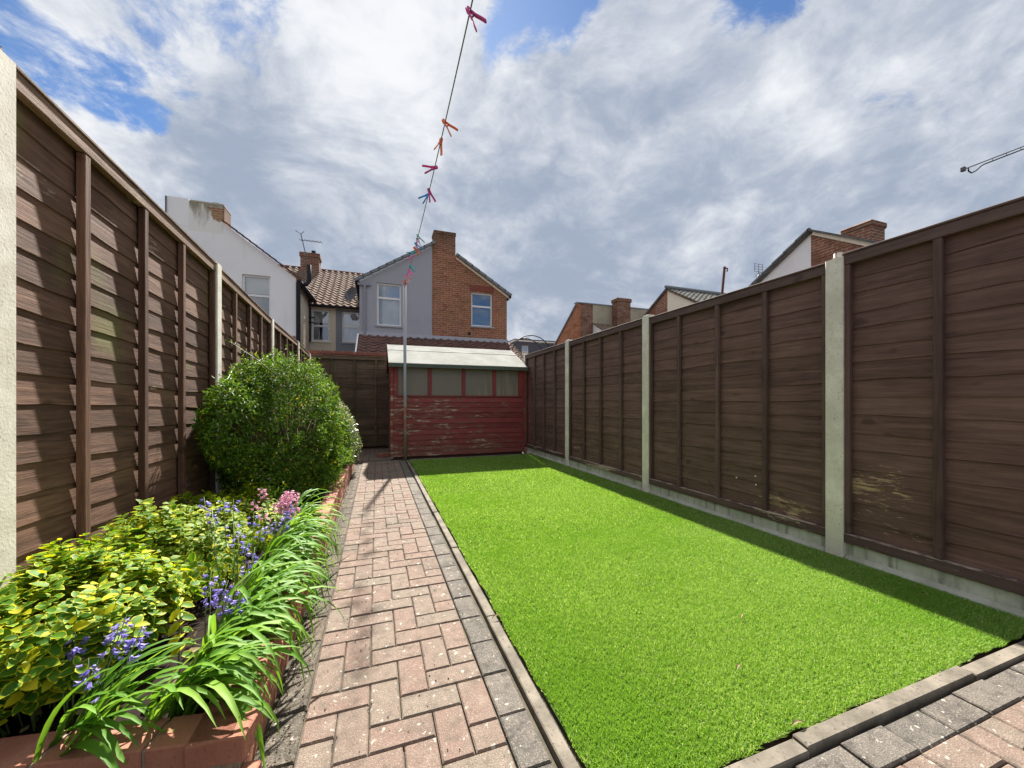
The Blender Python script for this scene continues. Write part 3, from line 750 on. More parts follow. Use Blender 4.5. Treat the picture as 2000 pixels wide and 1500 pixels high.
b_ = MB(); b_.box((X0 - .066, Y0 - .128, EZ - .075), (X1 + .046, Y0 - .112, EZ - .012)); part('eave_felt', b_, M['felt_edge'], sh)
for xx in (X0 - .058, X1 + .020):
    for (ya, za, yb, zb) in ((Y0 - .11, EZ - .12 * s_ + .0, RYY, RZ), (RYY, RZ, Y1 + .09, RZ - (Y1 + .09 - RYY) * s_)):
        b_ = MB(); b_.bar((xx + .011, ya, za - .012), (xx + .011, yb, zb - .012), .02, .085); part('barge_board', b_, M['shed'], sh)
sbox('floor_bearer', (X0 + .02, Y0 + .03, -.02), (X1 - .02, Y1 - .03, .034), M['rust'])
sbox('interior_lining', (X0 + .05, Y0 + .25, .04), (X1 - .05, Y0 + .27, 1.8), M['dark_in'], 0)
b_ = MB(); b_.box((-.11, -.052, 0), (.11, .052, .066), ch=.004)
single_b = link('loose_brick', b_.mesh('loose_brick', M['pbrick']), None, (.13, 7.62, 0.001), (0, 0, .25)); tag(single_b, 'loose red brick lying on the paving by the shed corner', 'brick')

# ------------------------------------------------------------------ washing line pole, line and pegs
def polemat():
    m, t, b = mat('pole_paint', .5, .4); p = wpos(t)
    z = N(t, 'ShaderNodeSeparateXYZ', {0: p}).outputs[2]; n = NZ(t, p, 11, 5, .65)
    zz_ = MA(t, 'ADD', z, MA(t, 'MULTIPLY', MA(t, 'SUBTRACT', n, .5), .12))
    c = MIX(t, n, (.27, .29, .31), (.40, .42, .44))
    red = MA(t, 'MULTIPLY', SM(t, zz_, .52, .56), SM(t, zz_, 1.0, .94))
    band = MA(t, 'MULTIPLY', SM(t, zz_, .73, .745), SM(t, zz_, .80, .785))
    c = MIX(t, MA(t, 'MULTIPLY', red, .85), c, (.44, .16, .11)); c = MIX(t, MA(t, 'MULTIPLY', band, .8), c, (.36, .36, .34))
    c = MIX(t, SM(t, zz_, .56, .40), c, (.30, .29, .17))
    c = MIX(t, SM(t, NZ(t, p, 30, 4, .6), .6, .68, 0, .6), c, (.5, .46, .4))
    setc(t, b, c); return m
wp = thing('washing_line_pole', (.49, 7.14, 0), 'tall grey metal washing line pole with worn red band before the shed', 'pole')
b_ = MB(); b_.tube([(.492, 7.14, -.1), (.488, 7.145, 1.5), (.484, 7.15, 3.17)], [.028, .027, .0255], 14); part('shaft', b_, polemat(), wp, True)
b_ = MB(); b_.tube([(.484, 7.15, 3.171), (.484, 7.15, 3.20)], [.030, .028], 14); part('cap', b_, M['greypipe'], wp)
b_ = MB(); b_.tube([(.484 + .028 * math.cos(a), 7.12, 3.17 + .028 * math.sin(a)) for a in np.linspace(0, 6.28, 13)], .004, 6); part('hook', b_, M['greypipe'], wp)
def LP(y): return Vector((.484 - .012 * (7.12 - y), y, 2.89 + .3 * ((y - 2.5) / 4.67) ** 2))
b_ = MB(); b_.tube([LP(y) for y in np.linspace(-2.2, 7.12, 60)], .0038, 6)
single('washing_line', b_, simple('line_cord', (.20, .24, .22), .6), 'grey green washing line running from the pole up over the garden', 'washing line', smooth=True)
pc = {'magenta': (.56, .02, .24), 'orange': (.75, .14, .02), 'blue': (.02, .30, .62), 'green': (.02, .33, .16), 'pink': (.85, .10, .45), 'teal': (.03, .45, .50), 'red': (.55, .03, .03)}
PM = {k: simple('peg_' + k, v, .38, .5, var=.05) for k, v in pc.items()}
def peg(y, colr, roll, label, yaw=0.0):
    p = LP(y); e = Matrix.Rotation(yaw, 4, 'Z') @ Matrix.Rotation(roll, 4, 'Y')
    t_ = thing('clothes_peg', p, label, 'clothes peg', 'clothes pegs on the washing line'); t_.rotation_euler = e.to_euler()
    for s in (-1, 1):
        b_ = MB()
        prof = [(.0015, -.024), (.004, -.012), (.002, 0), (.005, .015), (.008, .033), (.020, .068), (.026, .092)]
        v = []
        for x, z in prof:
            w = .0095; th = .0065
            v += [(s * x, -w, z), (s * (x + th), -w, z), (s * (x + th), w, z), (s * x, w, z)]
        k = len(prof)
        f = [(i*4+j, i*4+(j+1) % 4, i*4+4+(j+1) % 4, i*4+4+j) for i in range(k-1) for j in range(4)] + [(0, 1, 2, 3), (k*4-1, k*4-2, k*4-3, k*4-4)]
        b_.add(v, f); link('peg_arm', b_.mesh('peg_arm', PM[colr]), t_)
    b_ = MB(); b_.tube([(-.011, 0, .027), (.011, 0, .027)], .004, 8); link('spring', b_.mesh('spring', M['metal']), t_)
pegs = [(1.78, 'magenta', 2.5, 'large magenta clothes peg at the very top of the picture'),
 (2.53, 'orange', 2.4, 'upper of the two orange pegs high on the line'), (2.72, 'orange', 3.4, 'lower of the two orange pegs high on the line'),
 (3.05, 'magenta', -1.9, 'magenta peg alone midway up the line'), (3.42, 'magenta', 2.75, 'magenta peg just above a blue peg midway'),
 (3.48, 'blue', -2.3, 'blue peg just below a magenta peg midway'), (4.50, 'green', 2.6, 'green peg, the only green one, above the roof line'),
 (4.61, 'magenta', 2.9, 'magenta peg tucked under the green peg'), (4.77, 'blue', 2.4, 'blue peg just below the green peg'),
 (4.93, 'orange', 2.2, 'orange peg against the grey gable verge'), (5.08, 'teal', -2.1, 'teal peg right below the orange peg at the gable verge'),
 (5.26, 'pink', -2.4, 'pink peg against the grey gable below the teal one'), (5.80, 'teal', 2.0, 'teal peg in the middle of the grey gable'),
 (6.06, 'pink', 2.7, 'upper of two pink pegs near the pole top'), (6.32, 'pink', -2.6, 'lower of two pink pegs near the pole top'),
 (6.60, 'orange', 2.3, 'upper orange peg next to the pole top'), (6.88, 'orange', -2.2, 'lower orange peg next to the pole top'), (7.02, 'red', 2.8, 'red peg touching the pole top')]
for y, c_, r_, lb in pegs: peg(y, c_, r_, lb, R.uniform(-.5, .5))

# ------------------------------------------------------------------ plants
def stem_net(parent, base, tips, r0, name='branch'):
    b_ = MB()
    for tp in tips:
        a, c = Vector(base), Vector(tp); mid = a.lerp(c, .45) + Vector((R.uniform(-.05, .05), R.uniform(-.05, .05), R.uniform(0, .08)))
        b_.tube([a, mid, c], [r0, r0 * .6, r0 * .2], 6)
    return part(name, b_, M['twig'], parent, True)
def surf_points(ells, n, rough=.16, inner=.72, zmin=.16, seed=0):
    """points in the shell of a union of ellipsoids with lumpy surface; returns pts, outward normals"""
    P, Nn = [], []
    w = np.array([e[3] * e[4] + e[4] * e[5] + e[3] * e[5] for e in ells]); w = w / w.sum()
    for e, k in zip(ells, w):
        m_ = int(n * k * 1.5); dv = NR.normal(size=(m_, 3)); dv /= np.linalg.norm(dv, axis=1, keepdims=True)
        lump = np.array([mnoise.noise(Vector(q) * 2.6 + Vector((seed, e[0] * 7, e[1]))) * .8 + mnoise.noise(Vector(q) * 7 + Vector((seed, 0, e[1]))) * .5 for q in dv])
        rad = (inner + (1.0 - inner) * NR.uniform(0, 1, m_) ** .5) * (1 + rough * lump)
        ax = np.array(e[3:6]); p = np.array(e[:3]) + dv * ax * rad[:, None]
        ok = p[:, 2] > zmin
        for g in ells:
            if g is e: continue
            ok &= (((p - np.array(g[:3])) / np.array(g[3:6])) ** 2).sum(1) > .62
        P.append(p[ok]); nn = dv / ax; Nn.append((nn / np.linalg.norm(nn, axis=1, keepdims=True))[ok])
    return np.concatenate(P), np.concatenate(Nn)
TV4 = np.array([(0, 0, 0), (.5, .42, .10), (0, 1, -.05), (-.5, .42, .10), (0, .45, -.02)])
TF4 = np.array([(0, 1, 4), (1, 2, 4), (4, 2, 3), (0, 4, 3)])
def leaf_mass(P, Nn, w, l, up=.5, jit=.9):
    n = len(P)
    nr = Nn * .6 + NR.normal(size=(n, 3)) * jit * .5 + np.array([0, 0, up])
    tip = Nn * .9 + NR.normal(size=(n, 3)) * .7 + np.array([0, 0, .35])
    S = NR.uniform(.65, 1.3, n)[:, None] * np.array([[w, l, l]])
    return scatter(TV4, TF4, P, frames(nr, tip), S)

# big clipped evergreen
bush = thing('clipped_bush', (-.78, 4.4, .14), 'large rounded dark green clipped bush beside the path', 'bush')
ells = [(-.80, 4.15, .80, .46, .72, .66), (-.86, 4.75, .84, .42, .8, .60), (-.72, 4.2, .45, .42, .62, .40), (-.70, 5.0, .55, .40, .7, .50), (-.98, 4.0, .95, .32, .52, .42), (-.98, 3.62, .80, .24, .34, .42), (-.85, 3.75, .50, .34, .32, .36), (-1.02, 3.40, .86, .16, .34, .34)]
P, Nn = surf_points(ells, 84000, .34, .70, .17, 3)
hol = np.array([mnoise.noise((q[0] * 7, q[1] * 7, q[2] * 7 + 4)) for q in P]); kp = hol > -.22; P, Nn = P[kp], Nn[kp]
V, F = leaf_mass(P, Nn, .013, .036, .35)
rv = NR.uniform(0, .97, len(P)); rv[NR.uniform(0, 1, len(P)) < np.where(P[:, 2] < .7, .035, .004)] = .99
me = fast_mesh('foliage', V, F, M['bush'], attr=np.repeat(rv, 5)); o = link('foliage', me, bush, tuple(-c for c in bush.location)); o['kind'] = 'stuff'
tips = [(e[0] + R.uniform(-1, 1) * e[3] * .85, e[1] + R.uniform(-1, 1) * e[4] * .8, e[2] + R.uniform(-.2, .8) * e[5]) for e in ells for _ in range(10)]
stem_net(bush, (-.80, 4.35, .1), tips, .018)
b_ = MB(); b_.tube([(-.8, 4.35, .05), (-.79, 4.36, .3), (-.8, 4.4, .6)], [.045, .038, .02], 8); part('trunk', b_, M['twig'], bush, True)
# loose sprigs on the fence side
sp_b = MB(); SP, SN = [], []
for (bx_, by, bz, tx, ty, tz) in ((-1.0, 3.65, .62, -1.1, 3.32, .76), (-1.02, 3.6, 1.0, -1.1, 3.3, 1.02), (-1.0, 3.6, 1.15, -1.1, 3.35, 1.22), (-1.0, 3.6, .8, -1.1, 3.4, .86), (-.95, 3.55, .9, -1.08, 3.35, .93), (-.5, 4.3, 1.15, -.42, 4.2, 1.25), (-.6, 4.4, 1.3, -.55, 4.3, 1.42)) + tuple((-.85 + .3 * R.uniform(-1, 1), 4.3 + .8 * R.uniform(-1, 1), 1.22, -.85 + .34 * R.uniform(-1, 1), 4.3 + .85 * R.uniform(-1, 1), R.uniform(1.36, 1.52)) for _ in range(26)) + tuple((-.5, 3.7 + 1.3 * k / 14, R.uniform(.4, 1.0), R.uniform(-.42, -.34), 3.68 + 1.3 * k / 14, R.uniform(.4, 1.1)) for k in range(14)):
    a, c = np.array((bx_, by, bz)), np.array((tx, ty, tz)); sp_b.tube([a, (a + c) / 2 + np.array((0, 0, .015)), c], [.003, .0025, .0015], 5)
    for k in range(36): SP.append(a + (c - a) * R.uniform(.02, 1.0) + NR.normal(size=3) * .012); SN.append((c - a) + NR.normal(size=3) * .2)
SN = np.array(SN); SN /= np.linalg.norm(SN, axis=1, keepdims=True)
part('sprig_stem', sp_b, M['stem'], bush)
V, F = leaf_mass(np.array(SP), SN, .011, .03, .5)
o = link('sprig_leaves', fast_mesh('sprig_leaves', V, F, M['bush'], attr=np.repeat(NR.uniform(.5, .95, len(SP)), 5)), bush, tuple(-c for c in bush.location)); o['kind'] = 'stuff'
# paler variegated bush behind it
pb = thing('pale_bush', (-.62, 5.8, .14), 'paler grey green variegated bush behind the clipped bush by the path', 'bush')
ell2 = [(-.60, 5.7, .55, .34, .62, .46), (-.52, 6.05, .38, .30, .5, .34), (-.62, 5.35, .72, .30, .45, .34)]
P, Nn = surf_points(ell2, 15000, .3, .62, .15, 8)
V, F = leaf_mass(P, Nn, .02, .038, .35)
o = link('foliage', fast_mesh('foliage', V, F, M['bush2'], attr=np.repeat(NR.uniform(0, 1, len(P)), 5)), pb, tuple(-c for c in pb.location)); o['kind'] = 'stuff'
stem_net(pb, (-.62, 5.8, .1), [(e[0] + R.uniform(-1, 1) * e[3] * .8, e[1] + R.uniform(-1, 1) * e[4] * .8, e[2] + R.uniform(0, .8) * e[5]) for e in ell2 for _ in range(7)], .014)

# variegated euonymus: yellow margins, green hearts
def eu_template():
    n = 8; v = []; f = []; mi = []
    def prof(t): return .31 * math.sin(math.pi * t ** .85) ** .8
    ts = [0, .18, .42, .70, 1.0]
    inn = [.10, .22, .42, .66, .86]
    rows = []
    for t, ti in zip(ts, inn):
        w, wi = prof(t), prof(ti) * .78
        zf = lambda x, y: .22 * abs(x) - .18 * (y - .4) ** 2
        i0 = len(v)
        v += [(-w, t, zf(w, t)), (-wi, ti, zf(wi, ti)), (0, ti, zf(0, ti)), (wi, ti, zf(wi, ti)), (w, t, zf(w, t))]
        rows.append(i0)
    for a, c in zip(rows[:-1], rows[1:]):
        for j in range(4):
            f.append((a + j, a + j + 1, c + j + 1, c + j)); mi.append(1 if j in (0, 3) else 0)
    f += [(rows[0], rows[0] + 1, rows[0] + 2, rows[0] + 3)]; mi += [1]
    f += [(rows[-1] + 1, rows[-1] + 2, rows[-1] + 3, rows[-1])]; mi += [1]
    return np.array(v), np.array(f), np.array(mi)
EV, EF, EM = eu_template()
eu_g2 = leafmat('euonymus_green_new', ((.09, .19, .015), (.14, .25, .02), (.22, .31, .03)), .35, .3)
leaf_meshes = []
for (ma, mb2) in ((M['eu_g'], M['eu_y']), (M['eu_g'], M['eu_y']), (M['eu_y'], M['eu_y'])):
    leaf_meshes.append(fast_mesh('leaf', EV, EF, [ma, mb2], EM, smooth=True))
def euonymus(loc, ells, n, nobj, label, lsize, seed, spread=.22):
    t_ = thing('variegated_shrub', loc, label, 'shrub', 'yellow variegated shrubs in the bed')
    # upright shoots with opposite leaf pairs, from the soil out to a lumpy hull
    H, HN = surf_points(ells, n // 9, spread, .80, .20, seed)
    sel = (HN[:, 2] > -.25); H, HN = H[sel], HN[sel]
    P, Nn, tip, S, UP = [], [], [], [], []; sb = MB()
    for h, hn in zip(H, HN):
        root = np.array([loc[0] + (h[0] - loc[0]) * .55, loc[1] + (h[1] - loc[1]) * .6, .13])
        h = h + np.array([0, 0, R.uniform(0, .05) if R.random() < .72 else R.uniform(.05, .09)]); mid = (root + h) / 2 + np.array([0, 0, .04]); L_ = np.linalg.norm(h - root)
        if R.random() < .5: sb.tube([root, mid, h], [.0028, .0022, .0012], 4, cap=False)
        k_ = max(3, int(L_ / .030)); ph = R.uniform(0, 3.1); big_s = R.uniform(.8, 1.2)
        for i in range(k_):
            t = 1 - i / k_ * .62; q = (1-t)**2 * root + 2*t*(1-t) * mid + t*t * h
            tg = 2*(1-t) * (mid - root) + 2*t * (h - mid); tg /= np.linalg.norm(tg)
            e1 = np.cross(tg, [.3, .2, 1.0]); e1 /= np.linalg.norm(e1) + 1e-6; e2 = np.cross(tg, e1)
            for s in (0, math.pi):
                a_ = ph + i * 1.57 + s + R.uniform(-.3, .3); out = e1 * math.cos(a_) + e2 * math.sin(a_)
                lift = .35 + .9 * max(0, t - .85) / .15
                P.append(q); Nn.append(hn); tp = out + tg * lift + NR.normal(size=3) * .15; tip.append(tp)
                UP.append(tg - out * .35 * lift + np.array([0, -.05, .25]) + NR.normal(size=3) * .22)
                S.append(lsize * big_s * (R.uniform(.8, 1.15) if i > 0 else R.uniform(.5, .8)))
    P, Nn, tip, S, nr = map(np.array, (P, Nn, tip, S, UP)); k = len(P)
    ok = (P[:, 2] > .15) & (P[:, 0] > -1.155 - .02 * P[:, 1]); P, Nn, tip, S, nr = P[ok], Nn[ok], tip[ok], S[ok], nr[ok]; k = len(P)
    Mx = frames(nr, tip)
    part('twigs', sb, M['stem'], t_)
    camd = np.array([0, 0, 1.04])
    d_ = np.linalg.norm(P - camd, axis=1)
    vis = ((camd - P) * Nn).sum(1) / d_
    score = S / d_ * (1 + .6 * vis) * np.where(vis > 0, 1, .3)
    # keep leaves that lie outermost
    dep = np.zeros(k)
    for e in ells: dep = np.maximum(dep, 1 - (((P - np.array(e[:3])) / np.array(e[3:6])) ** 2).sum(1) ** .5)
    score *= np.exp(-2.5 * np.maximum(dep, 0))
    order = np.argsort(-score); big_, rest = order[:nobj], order[nobj:]
    for i in big_:
        mm = Matrix([[*Mx[i][r], 0] for r in range(3)] + [[0, 0, 0, 1]])
        pure = R.random() < .12
        o = link('leaf', leaf_meshes[2 if pure else 0], t_, tuple(P[i] - np.array(loc)), mm.to_euler()); o.scale = (S[i],) * 3
    V, F = scatter(EV, EF, P[rest], Mx[rest], S[rest])
    mi = np.tile(EM, (len(rest), 1)); mi[NR.uniform(0, 1, len(rest)) < .15] = 1
    hi = P[rest][:, 2]
    o = link('foliage', fast_mesh('foliage', V, F, [M['eu_g'], M['eu_y']], mi.ravel(), np.repeat(NR.uniform(0, 1, len(rest)), len(EV)), True), t_, tuple(-c for c in loc)); o['kind'] = 'stuff'
    None if True else stem_net(t_, (loc[0], loc[1], .12), [(e[0] + R.uniform(-1, 1) * e[3] * .9, e[1] + R.uniform(-1, 1) * e[4] * .9, e[2] + R.uniform(-.1, .8) * e[5]) for e in ells for _ in range(8)], .006)
    return t_
euonymus((-.95, 1.62, .14), [(-.93, 1.50, .28, .23, .24, .15), (-1.0, 1.80, .33, .19, .26, .16), (-.86, 1.74, .27, .19, .24, .15), (-1.05, 1.42, .22, .16, .17, .15)],
         6000, 290, 'nearest yellow edged variegated shrub at the lower left', .046, 1, .30)
euonymus((-.95, 2.45, .14), [(-1.03, 2.35, .31, .17, .32, .17), (-.86, 2.45, .26, .20, .32, .14), (-1.0, 2.85, .26, .2, .3, .16), (-.76, 2.15, .20, .15, .22, .10)],
         6000, 250, 'middle yellow variegated shrub against the left fence', .041, 5, .32)
euonymus((-.76, 2.95, .14), [(-.76, 2.85, .24, .17, .34, .13), (-.68, 2.55, .20, .12, .22, .09), (-.86, 3.2, .26, .18, .22, .14)],
         2600, 120, 'low bright yellow shrub behind the bluebells', .036, 9, .32)

# bluebells: arching strap leaves with flower stems
def strap(base, az, L, el, curl, w, name, parent):
    n = 8; p = Vector(base); v = []; f = []; a = el; tw = R.uniform(-.3, .3)
    hv = Vector((math.cos(az), math.sin(az), 0)); side = Vector((-math.sin(az), math.cos(az), 0))
    for i in range(n + 1):
        t = i / n; ww = w * (.55 + .9 * t) if t < .4 else w * (.91 + .09) * max(1 - ((t - .4) / .6) ** 2.2, .03)
        up = Vector((-math.sin(a) * hv.x, -math.sin(a) * hv.y, math.cos(a)))
        sd_ = (side * math.cos(tw * t) + up * math.sin(tw * t))
        v += [p - sd_ * ww / 2 + up * ww * .22, p.copy(), p + sd_ * ww / 2 + up * ww * .22]
        if i < n: f += [(i*3, i*3+1, i*3+4, i*3+3), (i*3+1, i*3+2, i*3+5, i*3+4)]
        dirv = hv * math.cos(a) + Vector((0, 0, math.sin(a)))
        p = p + dirv * (L / n); a -= curl * (L / n) * (1 + 1.2 * t)
        a = max(a, -1.35)
        lim = .014 if p.x > -.34 else (.205 if p.x > -.44 or p.y < 1.30 else .155)
        if p.x < -.34 and p.y < 1.10: lim = .02
        if p.z < lim: p.z = lim; a = max(a, -.15)
    b_ = MB(); b_.add(v, f); return part(name, b_, M['strap'], parent, True)
FL = []
for k in range(6):
    a0, a1 = 2 * math.pi * k / 6, 2 * math.pi * (k + 1) / 6; am = (a0 + a1) / 2
    FL.append(((math.cos(a0) * .22, math.sin(a0) * .22, 0), (math.cos(a1) * .22, math.sin(a1) * .22, 0), (math.cos(a1) * .34, math.sin(a1) * .34, .6), (math.cos(am) * .75, math.sin(am) * .75, 1.0), (math.cos(a0) * .34, math.sin(a0) * .34, .6)))
FV = np.array([p for q in FL for p in q]); FFc = []
for k in range(6): FFc += [(k*5, k*5+1, k*5+2, k*5+4), (k*5+4, k*5+2, k*5+3, k*5+3)]
FT = np.array([t for q in range(6) for t in ((q*5, q*5+1, q*5+2), (q*5, q*5+2, q*5+4), (q*5+4, q*5+2, q*5+3))])
def flower_stem(parent, base, tip, colr, nfl, size=.0145, rad=.020, spread=.06, r=.0021):
    a, c = Vector(base), Vector(tip); mid = a.lerp(c, .5) + Vector((R.uniform(-.012, .012), R.uniform(-.012, .012), .012))
    b_ = MB(); b_.tube([a, mid, c], [r, r * .9, r * .55], 6)
    s_o = part('flower_stem', b_, M['stem'], parent, True)
    ax = (c - mid).normalized()
    P, D = [], []
    for i in range(nfl):
        an = i * 2.4 + R.random(); q = c - ax * (spread * (1 - i / nfl)) + Vector((0, 0, 0))
        out = Vector((math.cos(an), math.sin(an), R.uniform(-.7, .15))).normalized()
        P.append(q + out * R.uniform(.3, 1) * rad); D.append(out + Vector((0, 0, -.25)))
    P = np.array(P); D = np.array(D); D /= np.linalg.norm(D, axis=1, keepdims=True)
    oth = np.cross(D, NR.normal(size=D.shape)); Mx = frames(D, oth)
    V, F = scatter(FV, FT, P, Mx, size * NR.uniform(.75, 1.2, len(P)))
    me = fast_mesh('flowers', V, F, M[colr], attr=np.repeat(NR.uniform(0, .99, len(P)), len(FV)))
    o = link('flowers', me, s_o); return s_o
def clump(loc, nleaf, label, colour, stems, azr=(-1.9, 1.0), Lr=(.30, .50), seed=0, sp=.05):
    t_ = thing('bluebell_plant', loc, label, 'flowering plant', 'bluebell plants along the planter edge')
    for i in range(nleaf):
        az = R.uniform(*azr); b0 = (loc[0] + R.uniform(-sp, sp), loc[1] + R.uniform(-sp, sp) * 1.6, loc[2])
        strap(b0, az, R.uniform(*Lr), R.uniform(.7, 1.45), R.uniform(2.6, 6.2), R.uniform(.014, .027), 'leaf', t_)
    for (bx_, by, tx, ty, tz, nf, *cc) in stems:
        flower_stem(t_, (bx_, by, loc[2]), (tx, ty, tz + (.045 if loc[1] > 1.5 else .02)), cc[0] if cc else colour, nf if colour == 'pink' else max(5, int(nf * .72)))
    return t_
clump((-.72, 1.30, .16), 36, 'bluebell plant nearest the front, leaves lying over the front bricks', 'blue',
      [(-.775, 1.36, -.80, 1.42, .365, 10), (-.77, 1.36, -.785, 1.40, .39, 10), (-.78, 1.36, -.81, 1.40, .335, 8), (-.70, 1.31, -.665, 1.345, .40, 10), (-.70, 1.30, -.655, 1.36, .425, 12),
       (-.69, 1.30, -.63, 1.37, .36, 12), (-.70, 1.31, -.62, 1.36, .39, 11), (-.72, 1.31, -.70, 1.33, .33, 8), (-.73, 1.31, -.725, 1.34, .335, 7), (-.71, 1.3, -.66, 1.30, .27, 6)],
      (-.75, .6), (.22, .36))
clump((-.53, 1.33, .16), 48, 'bluebell plant spilling its long leaves over the planter front corner', 'blue', [], (-1.0, .6), (.28, .44))
clump((-.52, 1.55, .16), 48, 'bluebell plant with blue heads beside a yellow sprig, third in the row', 'blue',
      [(-.54, 1.55, -.55, 1.62, .345, 10), (-.53, 1.57, -.50, 1.63, .355, 11), (-.53, 1.56, -.49, 1.60, .315, 12), (-.52, 1.55, -.445, 1.60, .32, 11), (-.55, 1.57, -.56, 1.66, .385, 5)], (-1.3, .8))
clump((-.52, 1.82, .16), 46, 'fourth bluebell plant in the row, with tall thin seed stems', 'blue',
      [(-.56, 1.85, -.56, 1.95, .43, 6), (-.55, 1.86, -.52, 1.95, .40, 6), (-.54, 1.84, -.51, 1.9, .32, 7), (-.52, 1.84, -.5, 1.95, .36, 8), (-.60, 1.9, -.70, 2.08, .51, 9), (-.58, 1.9, -.60, 2.02, .46, 5)], (-1.2, .9))
clump((-.53, 2.10, .16), 46, 'fifth bluebell plant in the row, with small violet heads', 'blue',
      [(-.55, 2.1, -.53, 2.2, .38, 8), (-.54, 2.12, -.50, 2.2, .40, 9), (-.56, 2.12, -.57, 2.2, .45, 6), (-.68, 2.15, -.78, 2.22, .54, 10), (-.66, 2.15, -.70, 2.22, .53, 8), (-.64, 2.15, -.66, 2.22, .52, 9)], (-1.2, 1.0))
clump((-.53, 2.37, .16), 46, 'bluebell plant with mixed pink and blue heads below the pink cluster', 'blue',
      [(-.52, 2.38, -.485, 2.48, .35, 13), (-.52, 2.38, -.46, 2.45, .30, 10), (-.53, 2.38, -.53, 2.47, .33, 9), (-.52, 2.4, -.47, 2.5, .385, 13), (-.53, 2.38, -.52, 2.44, .285, 9, 'pink'), (-.52, 2.4, -.51, 2.5, .28, 8, 'pink')], (-1.1, 1.1))
clump((-.53, 2.62, .16), 44, 'pink bell flowers, the tall pink cluster in front of the bush', 'pink',
      [(-.54, 2.6, -.55, 2.6, .40, 16), (-.53, 2.61, -.52, 2.62, .445, 18), (-.53, 2.62, -.50, 2.64, .465, 18), (-.53, 2.62, -.455, 2.62, .45, 18), (-.53, 2.6, -.48, 2.58, .405, 16), (-.53, 2.61, -.52, 2.57, .42, 16), (-.53, 2.62, -.445, 2.58, .375, 13), (-.56, 2.62, -.64, 2.62, .49, 11), (-.56, 2.62, -.67, 2.58, .43, 7), (-.56, 2.6, -.62, 2.55, .37, 6)], (-1.1, 1.2))
clump((-.54, 2.92, .16), 40, 'leafy bluebell plant at the far end of the row before the bare coping', 'blue', [(-.55, 2.92, -.56, 2.98, .33, 6)], (-1.0, 1.3))
# single yellow sprig between the bluebells
ys_ = thing('yellow_sprig', (-.60, 1.52, .14), 'single yellow leaved sprig standing among the bluebells', 'plant')
b_ = MB(); b_.tube([(-.60, 1.52, .13), (-.605, 1.53, .25), (-.60, 1.53, .38)], [.003, .0025, .0015], 6); part('stem', b_, M['stem'], ys_)
for i in range(13):
    z = .22 + i * .0135; az = i * 2.1; nn = np.array([[math.cos(az) * .5, math.sin(az) * .5 - .3, .8]]); mm = frames(nn, np.array([[math.cos(az), math.sin(az), .2]]))[0]
    o = link('leaf', leaf_meshes[2 if i % 3 else 0], ys_, (.0, .01, z - .14), Matrix([[*mm[r], 0] for r in range(3)] + [[0, 0, 0, 1]]).to_euler()); o.scale = (R.uniform(.036, .052),) * 3
# dry leaves and twigs on the turf and paving
dl = [(1.62, 1.33, .5, 'small tan leaf scrap in the middle of the lawn front'), (2.05, 1.62, 2.0, 'dry leaf scrap on the sunlit lawn towards the right fence'), (2.72, 1.16, 1.1, 'dry twig scrap in the fence shadow on the lawn'), (1.3, 1.08, .3, 'yellowish dry blade lying near the front edge of the lawn'), (1.55, 2.1, 1.9, 'curled dry scrap halfway up the lawn'), (.535, 1.72, .2, 'small brown twig on the edging kerb gap'), (1.25, .83, -.1, 'thin pale twig stuck between turf and front kerb')]
for x, y, a, lb in dl:
    b_ = MB(); v = []; L = R.uniform(.018, .028)
    for i in range(5):
        t = i / 4; w = .005 * math.sin(math.pi * (t * .9 + .05)); z = .010 * math.sin(math.pi * t)
        v += [(L * (t - .5) * 2, -w, z), (L * (t - .5) * 2, 0, z - .002), (L * (t - .5) * 2, w, z + .001)]
    f = [(i*3+j, i*3+j+1, i*3+4+j, i*3+3+j) for i in range(4) for j in range(2)]
    b_.add(v, f); zz_ = .028 if y > .84 and x > .56 else .026
    tag(link('dry_leaf', b_.mesh('dry_leaf', M['deadleaf']), None, (x, y, zz_), (0, 0, a)), lb, 'leaf', 'dry scraps on the lawn')
# leaf litter in the bed
b_ = MB()
for i in range(160):
    x, y = R.uniform(-1.12, -.5), R.uniform(1.25, 3.4); a = R.uniform(0, 6.28); s = R.uniform(.012, .028); z = .165 + R.uniform(0, .02)
    c_, s_ = math.cos(a) * s, math.sin(a) * s
    b_.add([(x - c_, y - s_, z), (x + s_ * .45, y - c_ * .45, z + R.uniform(0, .01)), (x + c_, y + s_, z + R.uniform(0, .012)), (x - s_ * .45, y + c_ * .45, z)], [(0, 1, 2, 3)])
tag(link('leaf_litter', b_.mesh('leaf_litter', M['deadleaf'])), 'brown leaf litter lying on the planter soil', 'litter', kind='stuff')

# ------------------------------------------------------------------ houses beyond the garden
def wallmesh(name, outline, holes, th, axis, pos, m, parent):
    """wall from a 2D outline with rectangular openings; thickness runs away from the garden"""
    loops = [list(outline)] + [[(a, c), (b2, c), (b2, d_), (a, d_)] for a, b2, c, d_ in holes]
    flat = [p for l in loops for p in l]; n = len(flat)
    tri = tessellate_polygon([[Vector((p[0], p[1], 0)) for p in l] for l in loops])
    def P3(p, k): return (p[0], pos + k, p[1]) if axis == 'y' else (pos + k, p[0], p[1])
    b_ = MB(); v = [P3(p, 0) for p in flat] + [P3(p, th) for p in flat]
    f = [tuple(q) for q in tri] + [tuple(i + n for i in reversed(q)) for q in tri]
    o = 0
    for l in loops:
        k = len(l)
        for i in range(k): a, c = o + i, o + (i + 1) % k; f.append((a, c, c + n, a + n))
        o += k
    b_.add(v, f)
    ob = part(name, b_, m, parent)
    bm = bmesh.new(); bm.from_mesh(ob.data); bmesh.ops.recalc_face_normals(bm, faces=bm.faces); bm.to_mesh(ob.data); bm.free()
    return ob
